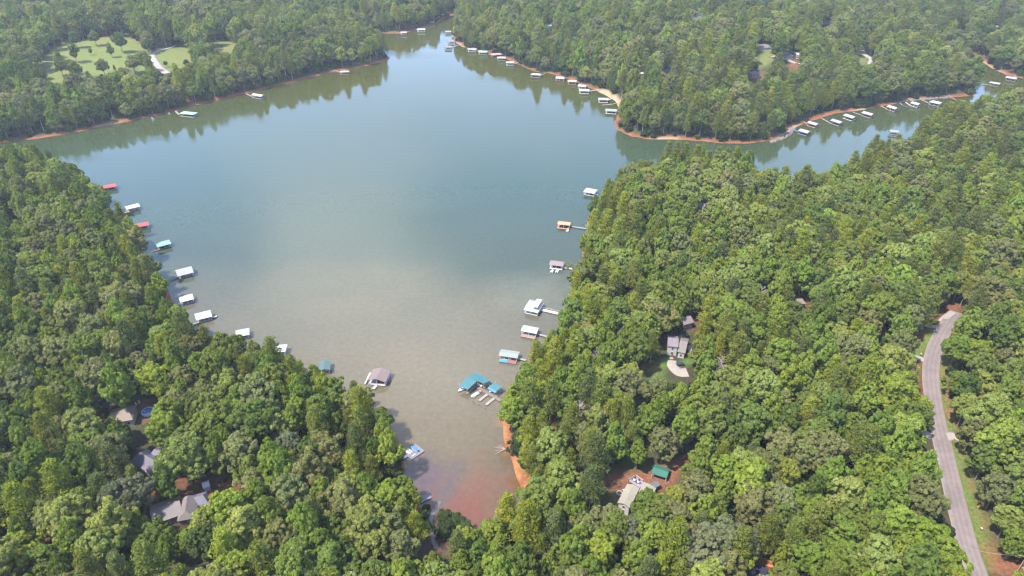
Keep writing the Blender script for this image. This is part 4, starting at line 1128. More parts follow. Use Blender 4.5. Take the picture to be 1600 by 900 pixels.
def crown_pine(H, RAD, base, quads, size):
    Cs, Ns = [], []
    tiers = 9
    for t in range(tiers):
        f = t / (tiers - 1); z = base + (H - base) * f
        r = RAD * (1.0 - f ** 1.8 * .82) * random.uniform(.75, 1.1) * (.75 if t == 0 else 1)
        nb = max(3, int(7 - 4 * f)); ph = random.uniform(0, 6)
        for b_ in range(nb):
            a_ = ph + 2 * math.pi * b_ / nb + random.uniform(-.3, .3); rr = r * random.uniform(.7, 1.1)
            for s, k in ((.95, 1.0), (.6, .85), (.3, .6)):
                q = max(5, int(quads / (tiers * 5 * 2.2)))
                c = np.array((math.cos(a_) * rr * s, math.sin(a_) * rr * s, z + rr * .12 * s + random.uniform(-.5, .5)))
                sv = sphere_pts(q, .3); Cs.append(c + sv * np.array((1.25, 1.25, .75)) * k * RAD * .27); Ns.append(sv)
    C = np.concatenate(Cs); Nn = np.concatenate(Ns)
    V, Fq = leaf_quads(C, Nn, size, .5, .7)
    var = np.empty(len(Fq)); i0 = 0
    for c_ in Cs: var[i0:i0 + len(c_)] = random.uniform(.82, 1.15); i0 += len(c_)
    return V, Fq, var * rng.uniform(.8, 1.2, len(Fq))
def trunk(H, base, r, kind):
    mb = MB()
    b1 = Vector((random.uniform(-.4, .4), random.uniform(-.4, .4), H * .5)); top = Vector((random.uniform(-.6, .6), random.uniform(-.6, .6), H * .88))
    mb.tube((0, 0, -2), b1, r, r * .7, 8); mb.tube(b1, top, r * .7, r * .2, 7)
    if kind == 'round': limb_tubes(mb, base, H, r, 6, 4.0, r)
    else: limb_tubes(mb, base, H, r, 5, 2.4, r * .6)
    me = bpy.data.meshes.new('trunk'); me.from_pydata(mb.v, [], mb.f); me.materials.append(BARK if kind == 'round' else BARK_PALE); me.update(); return me

MODELS = []      # (species, crown mesh, trunk mesh, both-in-one mesh, model height, model radius)
def add_model(species, V, Fq, var, tr, H, RAD, core):
    if core is not None:
        Vc, Fc, vc = core
        V2 = np.concatenate([V, Vc]); F2 = np.concatenate([Fq, Fc + len(V)]); var2 = np.concatenate([var, vc])
    else: V2, F2, var2 = V, Fq, var
    cm = mesh_np('crown', V2, F2, [LEAF], fattr={'leafvar': var2})
    # trunk as quads / polygons appended for the merged mesh
    jm = bpy.data.meshes.new('tree_model')
    tv = [tuple(v.co) for v in tr.vertices]; tf = [tuple(len(V2) + i for i in p.vertices) for p in tr.polygons]
    jm.from_pydata([tuple(v) for v in V2] + tv, [], [tuple(f) for f in F2] + tf)
    jm.materials.append(LEAF); jm.materials.append(tr.materials[0])
    jm.polygons.foreach_set('material_index', [0] * len(F2) + [1] * len(tf))
    a_ = jm.attributes.new('leafvar', 'FLOAT', 'FACE'); a_.data.foreach_set('value', list(var2) + [1.0] * len(tf))
    jm.update()
    MODELS.append((species, cm, tr, jm, H, RAD))
for k in range(5):       # spreading oaks, cauliflower crowns
    H, RD, bs = 22, 7.0, 6.0
    V, Fq, var = crown_round(H, RD, bs, (22, 26, 30, 20, 34)[k], 9000, .36, (.2, .3, .15, .4, .25)[k], (.38, .34, .32, .42, .29)[k])
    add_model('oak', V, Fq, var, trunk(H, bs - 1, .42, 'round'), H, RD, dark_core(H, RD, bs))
for k in range(4):       # upright poplars and gums
    H, RD, bs = 24, 5.4, 4.0
    V, Fq, var = crown_round(H, RD, bs, (22, 26, 30, 20)[k], 7500, .34, (.25, .35, .2, .4)[k], .40)
    V[:, :2] *= (1.12 - .5 * np.clip((V[:, 2:3] - bs) / (H - bs), 0, 1) ** 1.5)
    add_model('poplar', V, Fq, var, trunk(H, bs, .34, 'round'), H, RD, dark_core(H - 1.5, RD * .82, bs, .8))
for k in range(4):       # pines: bare pole, layered head
    H, RD, bs = 25, 4.9, (8, 11, 7, 9)[k]
    V, Fq, var = crown_pine(H, RD, bs, 6500, .30)
    add_model('pine', V, Fq, var, trunk(H, bs, .30, 'pine'), H, RD, None)
for k in range(2):       # dead standing trees, bare limbs
    H, RD = 20, 4.0; mb = MB(); mb.tube((0, 0, -2), (.3, .2, H * .55), .32, .2, 7); mb.tube((.3, .2, H * .55), (.1, -.2, H), .2, .04, 6)
    tr = bpy.data.meshes.new('trunk'); tr.from_pydata(mb.v, [], mb.f); tr.materials.append(BARK_PALE); tr.update()
    mb = MB()
    for q_ in range(26):
        z0 = H * random.uniform(.35, .95); a_ = random.uniform(0, 6.28); ln = (1.1 - z0 / H) * 6.5 + 1.2
        p = Vector((.1, 0, z0)); e = Vector((math.cos(a_) * ln, math.sin(a_) * ln, z0 + ln * random.uniform(.3, .9)))
        mb.tube(p, e, .12, .05, 4)
        for w_ in range(5):
            f_ = random.uniform(.35, .95); c_ = p.lerp(e, f_); a2 = a_ + random.uniform(-1.2, 1.2); l2 = ln * random.uniform(.25, .5)
            mb.tube(c_, c_ + Vector((math.cos(a2) * l2, math.sin(a2) * l2, l2 * random.uniform(.1, .9))), .07, .03, 3)
    cm = bpy.data.meshes.new('branches'); cm.from_pydata(mb.v, [], mb.f); cm.materials.append(SNAGC); cm.update()
    MODELS.append(('snag', cm, tr, cm, H, RD))
SPEC = {'oak': [0, 1, 2, 3, 4], 'poplar': [5, 6, 7, 8], 'pine': [9, 10, 11, 12], 'snag': [13, 14]}

# ------------------------------------------------------------------ where trees stand
TONES = {'oak': [('grey green', (.100, .116, .048)), ('mid green', (.080, .112, .028)), ('dark green', (.050, .075, .024)), ('pale green', (.118, .150, .042))],
         'poplar': [('fresh green', (.088, .128, .024)), ('lime green', (.112, .155, .028)), ('deep green', (.062, .095, .022))],
         'pine': [('olive green', (.088, .108, .024)), ('dull green', (.068, .088, .030)), ('yellow green', (.120, .145, .022))]}
TONE = {n: (c[0] * 2.02, c[1] * 1.80, c[2] * 1.62) for v in TONES.values() for n, c in v}
TONE['tawny'] = (.24, .18, .12); TONE['lemon green'] = (.24, .265, .05); TONE['silver green'] = (.16, .175, .09)

trees = []           # x, y, z, species, tone, scale, radius
# individual crowns read from the photograph: crown centre, species, tone, size
feat = [
 (115,300,'poplar','lime green',1.0),(140,402,'oak','pale green',1.0),(162,404,'poplar','lime green',1.0),(192,368,'poplar','lime green',1.0),(175,388,'poplar','lime green',.9),(245,433,'poplar','lime green',1.0),
 (205,446,'oak','lime green',.8),(132,506,'poplar','lime green',.9),(277,492,'oak','lime green',1.0),(262,505,'poplar','lime green',1.0),(305,560,'oak','lime green',.8),(240,585,'oak','lime green',1.1),
 (375,612,'oak','lime green',.9),(67,592,'poplar','lime green',1.0),(117,574,'poplar','lime green',1.0),(357,790,'oak','lime green',1.1),(335,800,'oak','lime green',.8),(125,778,'oak','fresh green',.9),
 (32,850,'oak','lime green',.8),(365,885,'oak','lime green',1.1),(100,800,'oak','pale green',1.3),(260,640,'oak','lime green',1.1),(258,665,'oak','lime green',1.0),(170,810,'oak','pale green',1.2),(150,850,'oak','pale green',1.2),
 (455,650,'poplar','lime green',.9),(597,670,'poplar','lime green',.9),(505,592,'poplar','lime green',1.0),(562,592,'poplar','lime green',.9),(607,692,'poplar','lime green',1.1),(604,768,'oak','lime green',1.0),(640,765,'poplar','lime green',.8),
 (727,836,'oak','lemon green',.65),(768,832,'oak','lime green',.8),(258,846,'poplar','fresh green',.8),(290,840,'oak','fresh green',.75),(176,664,'oak','mid green',.7),(188,672,'oak','dark green',.6),(316,816,'oak','pale green',.8),(332,806,'oak','lime green',.8),(240,830,'oak','mid green',.9),(1012,812,'oak','mid green',.9),(985,826,'oak','silver green',.8),(1035,806,'oak','mid green',1.0),(950,808,'oak','grey green',.8),(1045,792,'oak','mid green',.9),(960,825,'oak','mid green',.9),(1060,810,'oak','grey green',1.0),(1185,332,'oak','lime green',.7),(1215,308,'poplar','lime green',1.1),(1295,342,'oak','lime green',1.1),(1280,350,'oak','fresh green',1.1),
 (1372,376,'oak','fresh green',1.2),(1455,272,'oak','lime green',1.0),(1425,392,'poplar','lime green',1.1),(1412,432,'oak','lime green',1.2),(1380,472,'oak','fresh green',1.3),(1400,606,'oak','lime green',1.2),
 (1438,626,'oak','lime green',.9),(1222,546,'oak','fresh green',1.2),(1065,606,'poplar','lime green',1.0),(1092,622,'poplar','lime green',1.1),(1078,632,'poplar','lime green',1.0),(1095,540,'poplar','lemon green',.9),(1108,560,'poplar','lime green',1.0),(1100,595,'poplar','lime green',1.0),
 (1142,486,'oak','fresh green',1.3),(1160,500,'oak','fresh green',1.1),(1095,718,'poplar','fresh green',1.1),(1107,690,'poplar','lime green',1.1),(1135,733,'oak','lime green',.9),(1013,786,'oak','fresh green',.85),(1056,778,'oak','lemon green',.8),
 (998,698,'poplar','fresh green',.8),(935,856,'oak','lime green',1.0),(860,874,'poplar','lemon green',.8),(1438,724,'oak','lime green',1.0),(1385,728,'oak','lime green',1.1),(1405,815,'oak','lime green',1.2),(1450,836,'oak','lime green',1.0),
 (1228,738,'oak','lemon green',.9),(1478,866,'oak','lime green',1.1),(1320,840,'oak','fresh green',1.0),(1330,770,'oak','pale green',1.1),(1500,535,'oak','fresh green',1.0),(1530,550,'oak','lime green',.9),(1550,640,'oak','pale green',1.2),(1590,655,'oak','lime green',1.0),
 (938,552,'snag','tawny',.9),(1122,570,'snag','tawny',1.0),(1190,457,'snag','tawny',.9),(818,608,'snag','tawny',.6),(558,686,'snag','tawny',.8),(1290,115,'pine','tawny',1.1),(1300,122,'snag','tawny',1.0),(1345,118,'pine','tawny',1.0),(945,548,'snag','tawny',1.0),(1128,562,'snag','tawny',.9),(1235,122,'snag','tawny',1.1),(1360,395,'snag','tawny',.9),(1425,330,'snag','tawny',.9),(640,560,'snag','tawny',.9),(905,640,'snag','tawny',.9),(60,350,'snag','tawny',1.0),
 (200,762,'oak','silver green',1.1),(180,772,'oak','silver green',1.0),(1395,335,'oak','tawny',.6),(1550,345,'oak','tawny',.7),(1530,250,'oak','dark green',1.2),(1545,240,'oak','dark green',1.1),(450,690,'oak','silver green',1.0),(40,540,'oak','grey green',1.3),(90,545,'oak','grey green',1.3),(180,540,'oak','grey green',1.2),
 (840,610,'oak','lime green',1.0),(800,640,'oak','lime green',.9),(825,585,'oak','fresh green',.9),(870,540,'poplar','yellow green',.9),(1222,866,'poplar','yellow green',.6),(1160,845,'oak','silver green',.9),(1270,870,'oak','fresh green',.9),(1155,860,'oak','yellow green',.9),(1100,850,'oak','silver green',1.3),(1130,830,'oak','silver green',1.2),
 (1503,590,'oak','mid green',.8),(1513,628,'oak','pale green',.9),(1524,668,'oak','grey green',.9),(1543,712,'oak','mid green',.9),(1562,757,'oak','grey green',.9),(1580,803,'oak','pale green',.85),(1592,842,'oak','fresh green',.7),(415,556,'poplar','mid green',.9),(432,562,'oak','olive green',.8),(366,534,'oak','mid green',.8),(396,545,'poplar','mid green',.9),(495,594,'poplar','lime green',.8),(522,597,'oak','mid green',.8),(48,85,'oak','dark green',1.0),(88,82,'poplar','mid green',1.1),(92,100,'oak','grey green',.9),(185,60,'oak','dark green',1.1),(170,72,'poplar','deep green',.8),(158,98,'oak','grey green',1.0),
 (115,103,'oak','mid green',1.0),(105,98,'oak','mid green',.9),(205,92,'oak','grey green',1.1),(222,88,'oak','mid green',1.2),(140,77,'poplar','deep green',.4),(178,104,'pine','dull green',.4),(228,66,'oak','dark green',.9),(290,95,'oak','dark green',.5),(65,110,'pine','dull green',.9),(48,128,'pine','dull green',.9),(258,98,'oak','dark green',.35),(272,102,'oak','dark green',.4),
 (112,72,'poplar','deep green',1.1),(115,55,'oak','dark green',1.0),(145,52,'oak','mid green',1.0),
]
CELL = 6.0
grid = {}
def near_ok(x, y, r):
    ci, cj = int(x // CELL), int(y // CELL)
    for i in range(ci - 2, ci + 3):
        for j in range(cj - 2, cj + 3):
            for (a_, b_, r2) in grid.get((i, j), ()):
                if (a_ - x) ** 2 + (b_ - y) ** 2 < ((r + r2) * .5) ** 2: return False
    return True
def put(x, y, sp, tone, s, force=False):
    r = {'oak': 9.2, 'poplar': 7.2, 'pine': 6.6, 'snag': 5.0}[sp] * s
    if not force and not near_ok(x, y, r): return False
    grid.setdefault((int(x // CELL), int(y // CELL)), []).append((x, y, r))
    trees.append([x, y, h1(x, y), sp, tone, s]); return True
for px, py, sp, tn, s in feat:
    Hh = MODELS[SPEC[sp][0]][4]
    x, y, z = ground(px, py, Hh * s * .72)
    if z < .3: continue
    put(x, y, sp, tn, s * .88, True)
for px, py, s_ in ((1188,876,1.0),(1226,880,.95),(1256,864,1.05),(1144,900,.95)):
    x, y, z = ground(px, py); put(x, y, 'pine', 'olive green', s_, True)
NFEAT = len(trees)

# spots that must stay open to view: photo ellipse, and how far off the shown thing stands
clear = [(1055,545,17,26),(1066,578,20,14),(1020,575,16,14),(1077,500,9,9),(990,775,20,18),(1000,754,14,8),(1032,738,16,12),(1058,728,8,6),(1044,768,6,7),(963,775,20,16),(232,716,26,18),(272,798,48,18),(322,757,14,12),(345,772,16,10),
         (201,645,7,6),(232,640,12,11),(158,655,12,8),(312,890,18,9),(1188,893,18,12),(1195,862,9,16),(1250,868,6,10),(1096,321,6,5),(1251,468,5,3),(1196,72,13,6),(1240,92,16,14),(1180,118,12,8),(1003,113,6,4),(1043,108,9,4),(860,39,6,5),(1292,35,10,6),(1352,92,13,12),(1502,47,8,5),(1560,42,6,4),
         (1197,92,14,12),(255,96,18,22),(1448,518,18,14),(1445,545,14,16),(1490,481,9,12),(145,92,50,22),(90,110,24,20),(200,75,20,10),(280,88,20,12),(215,112,16,6),(352,73,22,9),(679,818,15,44),(662,777,18,12),(694,795,9,22),(720,790,24,26),(645,702,22,18),(590,588,26,20),(752,606,42,32),(725,812,18,12),
         (1527,792,10,9),(1532,829,6,5),(1545,890,18,14),(1582,890,22,10),(808,748,14,16),(786,700,6,26),(952,150,22,10),(510,570,12,9),(440,538,9,4),(376,519,13,7),(320,497,16,8),(793,556,20,14)]
clear_g = [(*c, ground(c[0], c[1])[1]) for c in clear]
def blocked(x, y, z, sp, s):
    M = MODELS[SPEC[sp][0]]; H, RD = M[4] * s, M[5] * s
    lo_ = .40 if sp != 'pine' else .5
    for f in (lo_, .65, .92):
        u, v, k = proj(x, y, z + H * f); r = RD * k * (.85 if f < .9 else .5)
        for cx, cy, rx, ry, gy in clear_g:
            if y < gy + 4 and ((u - cx) / (rx + r * .8)) ** 2 + ((v - cy) / (ry + r * .8)) ** 2 < 1: return True
        if f > .5:
            pass
    return False
keepf = []
for t in trees: keepf.append(t)
openp = [p for p in meadow + lawn + sand + bank] + clay[1:4]
foot = [p for p in openp]
def on_strip(x, y):
    for c, w in strips_clear:
        if np.min(np.hypot(c[:, 0] - x, c[:, 1] - y)) < w: return True
    return False
# road visible from above: nothing tall right in front of it
road_vis = [(px, py) for px, py in road_px]
hs = np.array([(l_[0], l_[1]) for l_ in LANDMARKS])
# candidate points
nC = 60000
ylo, yhi = 90, 1560
cy_ = ylo + (yhi - ylo) * rng.random(nC * 2) ** .80
cx_ = (rng.random(nC * 2) - .5) * 2 * (cy_ * .90 + 130)
dl = dist_lake(cx_, cy_)
okc = (dl > 4.0)
for p in openp: okc &= ~inside(np.column_stack([cx_, cy_]), p)
cx_, cy_, dl = cx_[okc], cy_[okc], dl[okc]
regn = vnoise(cx_, cy_, 70); regn2 = vnoise(cx_ + 500, cy_, 45); tn_ = vnoise(cx_, cy_ + 900, 120)
rr = rng.random((len(cx_), 4))
side_px = np.array([proj(x, y, 15)[0] for x, y in zip(cx_, cy_)]); side_py = np.array([proj(x, y, 15)[1] for x, y in zip(cx_, cy_)])
for i in range(len(cx_)):
    x, y = float(cx_[i]), float(cy_[i])
    u, v = side_px[i], side_py[i]
    # shoreline of the near right bank and the far banks is mostly pine; inland mixed hardwood
    pp = .10 + .45 * (1 - sm(6, 40, dl[i])) * (1 if (u > 780 and v > 150) else .25) + .22 * (regn[i] > .66)
    if 1000 < u < 1500 and v < 200: pp += .15
    po = (.30 if y < 500 else .18) + .25 * (regn2[i] > .6)
    q = rr[i, 0]
    sp = 'pine' if q < pp else ('poplar' if q < pp + (1 - pp) * po else 'oak')
    # tone by district
    bright = (u > 820 and v > 260) * .25 + (tn_[i] - .5) * .8
    t = rr[i, 1] + bright * .5
    if sp == 'oak': tone = 'dark green' if t < .10 else 'grey green' if t < .45 else 'mid green' if t < .82 else 'pale green'
    elif sp == 'poplar': tone = 'deep green' if t < .30 else 'fresh green' if t < .88 else 'lime green'
    else: tone = 'dull green' if t < .40 else 'olive green' if t < .85 else 'yellow green'
    if sp == 'pine' and 780 < u < 1000 and 260 < v < 640 and dl[i] < 30: tone = 'yellow green' if rr[i, 2] < .6 else 'olive green'
    if u < 330 and v < 60 and rr[i, 2] < .5: tone = {'oak': 'grey green', 'poplar': 'deep green', 'pine': 'dull green'}[sp]
    s = .72 + .5 * rr[i, 3]
    if dl[i] < 10: s *= .85
    s *= 1 + .32 * float(sm(420, 1000, y))
    if sp == 'pine': s *= 1.0
    r = {'oak': 9.2, 'poplar': 7.2, 'pine': 6.6, 'snag': 5.0}[sp] * s
    if not near_ok(x, y, r): continue
    z = h1(x, y)
    if z < .5: continue
    if on_strip(x, y): continue
    if np.min(np.hypot(hs[:, 0] - x, hs[:, 1] - y)) < 7.5: continue
    if blocked(x, y, z, sp, s): continue
    # open view onto the road
    bad = False
    if u > 1380 and v > 440:
        Hh = MODELS[SPEC[sp][0]][4] * s; RD = MODELS[SPEC[sp][0]][5] * s
        for f in (.45, .9):
            uu, vv, k = proj(x, y, z + Hh * f); rp = RD * k * (.75 if f < .6 else .45)
            for a_, b_ in zip(road_px[:-1], road_px[1:]):
                tt = min(1, max(0, ((uu - a_[0]) * (b_[0] - a_[0]) + (vv - a_[1]) * (b_[1] - a_[1])) / ((b_[0] - a_[0]) ** 2 + (b_[1] - a_[1]) ** 2)))
                w_ = 12 + 5 * (b_[1] - 480) / 420
                off = uu - (a_[0] + (b_[0] - a_[0]) * tt)
                dd = math.hypot(off, vv - (a_[1] + (b_[1] - a_[1]) * tt))
                if dd < w_ + rp + (5 if off > 0 and b_[1] > 540 else 0): bad = True; break
            if bad: break
    if bad: continue
    put(x, y, sp, tone, s, True)
print('trees', len(trees))

# ------------------------------------------------------------------ individual trees (largest in view) and the rest as one wood
def vis_size(t):
    u, v, k = proj(t[0], t[1], t[2] + 15)
    if not (-20 < u < 1620 and -20 < v < 930): return 0
    return k * t[5] * {'oak': 7, 'poplar': 5.4, 'pine': 4.9, 'snag': 4}[t[3]]
order = sorted(range(len(trees)), key=lambda i: -vis_size(trees[i]) - (100 if i < NFEAT else 0))
quota = {'oak': 300, 'poplar': 300, 'pine': 300, 'snag': 300}
indiv, rest = [], []
for i in order:
    t = trees[i]
    if vis_size(t) > 0 and quota[t[3]] > 0: quota[t[3]] -= 1; indiv.append(i)
    else: rest.append(i)
NUM = ['', 'second ', 'third ', 'fourth ', 'fifth ', 'sixth ', 'seventh ', 'eighth ', 'ninth ', 'tenth ', 'eleventh ', 'twelfth ', 'thirteenth ', 'fourteenth ', 'fifteenth ', 'sixteenth ', 'seventeenth ', 'eighteenth ', 'nineteenth ', 'twentieth ']
TENS = {2: 'twenty', 3: 'thirty', 4: 'forty', 5: 'fifty', 6: 'sixty', 7: 'seventy', 8: 'eighty', 9: 'ninety'}
def nth(k):
    if k < 20: return NUM[k]
    t_, o_ = divmod(k + 1, 10)
    if o_ == 0: return TENS[t_][:-1] + 'ieth '
    return TENS[t_] + '-' + ('first' if o_ == 1 else NUM[o_ - 1].strip()) + ' '
LMS = LANDMARKS
def trim(p, n=9):
    w = p.split()[:n]
    while w[-1] in ('the', 'of', 'on', 'a', 'at', 'by', 'to', 'in', 'and', 'with', 'below', 'above', 'beside', 'its', 'far', 'before', 'under', 'off', 'very', 'wooded', 'behind', 'white', 'pale', 'between', 'two', 'farther', 'along'): w.pop()
    return ' '.join(w)
buckets = {}
for i in indiv:
    t = trees[i]
    d = [(math.hypot(l_[0] - t[0], l_[1] - t[1]), n_) for n_, l_ in enumerate(LMS)]
    dd, n_ = min(d)
    buckets.setdefault((n_, t[3], t[4]), []).append((dd, i))
labels = {}
for (n_, sp, tn), lst in buckets.items():
    lst.sort()
    for k, (dd, i) in enumerate(lst):
        w1 = nth(k)
        if sp == 'snag': labels[i] = '%sbare dead tree out from the %s' % (w1, trim(LMS[n_][2])); continue
        lm = trim(LMS[n_][2])
        labels[i] = '%s %s closest to the %s' % (tn, sp, lm) if k == 0 else '%s%s %s out from the %s' % (w1, tn, sp, lm)
def clip16(s):
    w = s.split()
    return ' '.join(w[:16])
GRP = {'snag': 'dead bare trees standing in the woods', 'oak': 'oaks of the lakeside woods', 'poplar': 'tulip poplars of the lakeside woods', 'pine': 'pines of the lakeside woods'}
for i in indiv:
    x, y, z, sp, tn, s = trees[i]
    M = MODELS[random.choice(SPEC[sp])]
    root = empty('dead_tree' if sp == 'snag' else sp + '_tree', (x, y, z), random.uniform(0, 6.28)); root.scale = (s * random.uniform(.92, 1.08), s * random.uniform(.92, 1.08), s * random.uniform(.92, 1.1))
    tag(root, clip16(labels[i]), 'tree', GRP[sp])
    c = bpy.data.objects.new('branches' if sp == 'snag' else 'crown', M[1]); COL.objects.link(c); c.parent = root
    tc_ = np.array(TONE[tn]) * random.uniform(.85, 1.15) * np.array((random.uniform(.92, 1.08), 1, random.uniform(.9, 1.1)))
    c['tint'] = [float(q) for q in tc_]
    tr = bpy.data.objects.new('trunk', M[2]); COL.objects.link(tr); tr.parent = root

# the hidden models that the wood scatters
src = bpy.data.collections.new('tree_models')
for k, M in enumerate(MODELS):
    o = bpy.data.objects.new('tree_model_%02d' % k, M[3]); src.objects.link(o)
def scatter(name, pts, vidx, rotz, scl, tint, label, cat):
    n_ = len(pts)
    me = bpy.data.meshes.new(name); me.vertices.add(n_); me.vertices.foreach_set('co', np.asarray(pts, np.float32).ravel())
    for nm, tp, arr in (('vidx', 'INT', vidx), ('rotz', 'FLOAT', rotz)):
        a_ = me.attributes.new(nm, tp, 'POINT'); a_.data.foreach_set('value', np.asarray(arr, np.int32 if tp == 'INT' else np.float32))
    a_ = me.attributes.new('scl', 'FLOAT_VECTOR', 'POINT'); a_.data.foreach_set('vector', np.asarray(scl, np.float32).ravel())
    a_ = me.attributes.new('tint', 'FLOAT_COLOR', 'POINT'); a_.data.foreach_set('color', np.column_stack([tint, np.ones(n_)]).astype(np.float32).ravel())
    o = bpy.data.objects.new(name, me); COL.objects.link(o); tag(o, label, cat, kind='stuff')
    ng = bpy.data.node_groups.new(name, 'GeometryNodeTree')
    ng.interface.new_socket('Geometry', in_out='INPUT', socket_type='NodeSocketGeometry'); ng.interface.new_socket('Geometry', in_out='OUTPUT', socket_type='NodeSocketGeometry')
    gi, go = ng.nodes.new('NodeGroupInput'), ng.nodes.new('NodeGroupOutput')
    ci = ng.nodes.new('GeometryNodeCollectionInfo'); ci.inputs['Collection'].default_value = src; ci.inputs['Separate Children'].default_value = True; ci.inputs['Reset Children'].default_value = True
    ip = ng.nodes.new('GeometryNodeInstanceOnPoints'); ip.inputs['Pick Instance'].default_value = True
    def named(nm, tp):
        q = ng.nodes.new('GeometryNodeInputNamedAttribute'); q.data_type = tp; q.inputs['Name'].default_value = nm; return q.outputs['Attribute']
    cx = ng.nodes.new('ShaderNodeCombineXYZ'); ng.links.new(named('rotz', 'FLOAT'), cx.inputs['Z'])
    ng.links.new(gi.outputs[0], ip.inputs['Points']); ng.links.new(ci.outputs[0], ip.inputs['Instance'])
    ng.links.new(named('vidx', 'INT'), ip.inputs['Instance Index']); ng.links.new(named('scl', 'FLOAT_VECTOR'), ip.inputs['Scale'])
    e2 = ng.nodes.new('FunctionNodeEulerToRotation'); ng.links.new(cx.outputs[0], e2.inputs[0]); ng.links.new(e2.outputs[0], ip.inputs['Rotation'])
    ng.links.new(ip.outputs[0], go.inputs[0])
    md = o.modifiers.new('scatter', 'NODES'); md.node_group = ng
    return o
P_, VI, RZ, SC, TI = [], [], [], [], []
for i in rest:
    x, y, z, sp, tn, s = trees[i]
    P_.append((x, y, z)); VI.append(random.choice(SPEC[sp])); RZ.append(random.uniform(0, 6.28)); SC.append((s * random.uniform(.92, 1.08), s * random.uniform(.92, 1.08), s * random.uniform(.9, 1.12)))
    TI.append(np.array(TONE[tn]) * random.uniform(.82, 1.18) * np.array((random.uniform(.92, 1.1), 1, random.uniform(.88, 1.1))))
scatter('forest', P_, VI, RZ, SC, TI, 'dense mixed woods covering the far banks and hills', 'woods')
# understorey shrubs in gaps and along the shore
P_, VI, RZ, SC, TI = [], [], [], [], []
cy2 = 100 + 1300 * rng.random(26000) ** .9; cx2 = (rng.random(26000) - .5) * 2 * (cy2 * .88 + 120)
d2 = dist_lake(cx2, cy2); P2 = np.column_stack([cx2, cy2]); ok2 = d2 > 3.2
for p in openp: ok2 &= ~inside(P2, p)
hz2 = hgt(cx2, cy2)
for px, py, s in ((692,792,.16),(698,798,.2),(706,806,.24),(700,812,.26),(714,816,.26),(722,820,.22),(735,820,.2),(694,822,.26),(702,830,.3),(690,840,.28),(666,800,.22),(662,792,.18),(664,812,.26),(668,828,.24),(712,826,.3),(728,832,.3),(745,826,.22),(690,802,.14),(668,786,.15),(688,812,.2),(706,793,.12)):
    x, y, z = ground(px, py)
    if z < .05: continue
    P_.append((x, y, z - 5.0 * s)); VI.append(random.choice(SPEC['oak'])); RZ.append(random.uniform(0, 6.28)); SC.append((s * 1.2, s * 1.2, s)); TI.append(np.array((.07, .10, .035)) * random.uniform(.8, 1.3))
for i in np.nonzero(ok2)[0]:
    x, y = float(cx2[i]), float(cy2[i])
    if d2[i] > 14 and rng.random() < .45: continue
    tall = d2[i] < 12
    if on_strip(x, y) or np.min(np.hypot(hs[:, 0] - x, hs[:, 1] - y)) < 6: continue
    s = random.uniform(.22, .48) if tall else random.uniform(.14, .34)
    if blocked(x, y, float(hz2[i]), 'oak', s): continue
    P_.append((x, y, float(hz2[i]) - 7.5 * s)); VI.append(random.choice(SPEC['oak'])); RZ.append(random.uniform(0, 6.28)); SC.append((s * 1.3, s * 1.3, s))
    TI.append(np.array(random.choice([(.055, .09, .028), (.08, .12, .03), (.05, .075, .03), (.10, .13, .035)])) * random.uniform(.8, 1.2))
scatter('undergrowth', P_, VI, RZ, SC, TI, 'low bushes and saplings on the banks and forest floor', 'undergrowth')

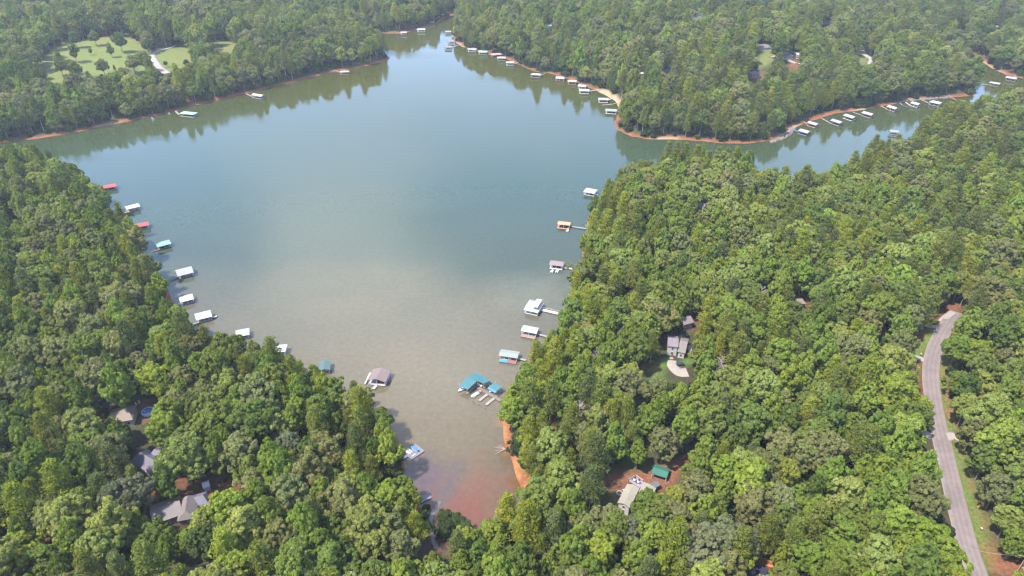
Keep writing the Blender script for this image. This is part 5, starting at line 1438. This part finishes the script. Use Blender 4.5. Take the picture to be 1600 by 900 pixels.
# ------------------------------------------------------------------ thin smoke over the far woods
x, y, z = ground(1086, 64)
me = bpy.data.meshes.new('smoke'); sb = MB(); 
n_a, n_b = 12, 8
for j in range(n_b + 1):
    ph = math.pi * j / n_b
    for i in range(n_a):
        th = 2 * math.pi * i / n_a; sb.v.append((16 * math.sin(ph) * math.cos(th), 16 * math.sin(ph) * math.sin(th), 11 * math.cos(ph)))
for j in range(n_b):
    for i in range(n_a): sb.f.append((j * n_a + i, (j + 1) * n_a + i, (j + 1) * n_a + (i + 1) % n_a, j * n_a + (i + 1) % n_a)); sb.m.append(0)
m, N, L = new_mat('smoke_volume'); out = N.new('ShaderNodeOutputMaterial'); pv = N.new('ShaderNodeVolumePrincipled'); pv.inputs['Color'].default_value = (.75, .85, 1, 1)
tc = N.new('ShaderNodeTexCoord'); nz = N.new('ShaderNodeTexNoise'); nz.inputs['Scale'].default_value = .09; nz.inputs['Detail'].default_value = 3; L.new(tc.outputs['Object'], nz.inputs['Vector'])
r = N.new('ShaderNodeMapRange'); r.inputs[1].default_value = .40; r.inputs[2].default_value = .85; r.inputs[3].default_value = 0; r.inputs[4].default_value = .05; L.new(nz.outputs[0], r.inputs[0])
ln_ = N.new('ShaderNodeVectorMath'); ln_.operation = 'LENGTH'; L.new(tc.outputs['Object'], ln_.inputs[0])
fo = N.new('ShaderNodeMapRange'); fo.inputs[1].default_value = 1; fo.inputs[2].default_value = 10; fo.inputs[3].default_value = 1; fo.inputs[4].default_value = 0; L.new(ln_.outputs['Value'], fo.inputs[0])
mm = N.new('ShaderNodeMath'); mm.operation = 'MULTIPLY'; L.new(r.outputs[0], mm.inputs[0]); L.new(fo.outputs[0], mm.inputs[1])
L.new(mm.outputs[0], pv.inputs['Density']); L.new(pv.outputs[0], out.inputs['Volume'])
so = sb.build('smoke', m); so.location = (x, y, z + 30); tag(so, 'thin bluish smoke rising over the far woods', 'smoke', kind='stuff')

# ------------------------------------------------------------------ haze
HAZE = 0.00009
m, N, L = new_mat('haze_air'); out = N.new('ShaderNodeOutputMaterial'); pv = N.new('ShaderNodeVolumePrincipled')
pv.inputs['Color'].default_value = (.86, .92, 1, 1); pv.inputs['Density'].default_value = HAZE; pv.inputs['Anisotropy'].default_value = .2
L.new(pv.outputs[0], out.inputs['Volume'])
gx0, gx1, gy0, gy1 = GX[0] - 20, GX[-1] + 20, GY[0] - 20, GY[-1] + 20
hb = MB().box(((gx0 + gx1) / 2, (gy0 + gy1) / 2, (CAM_Z + 12 - 4) / 2), (gx1 - gx0, gy1 - gy0, CAM_Z + 12 + 4)).build('haze', m)
tag(hb, 'faint summer haze filling the air over the lake', 'haze', kind='stuff')
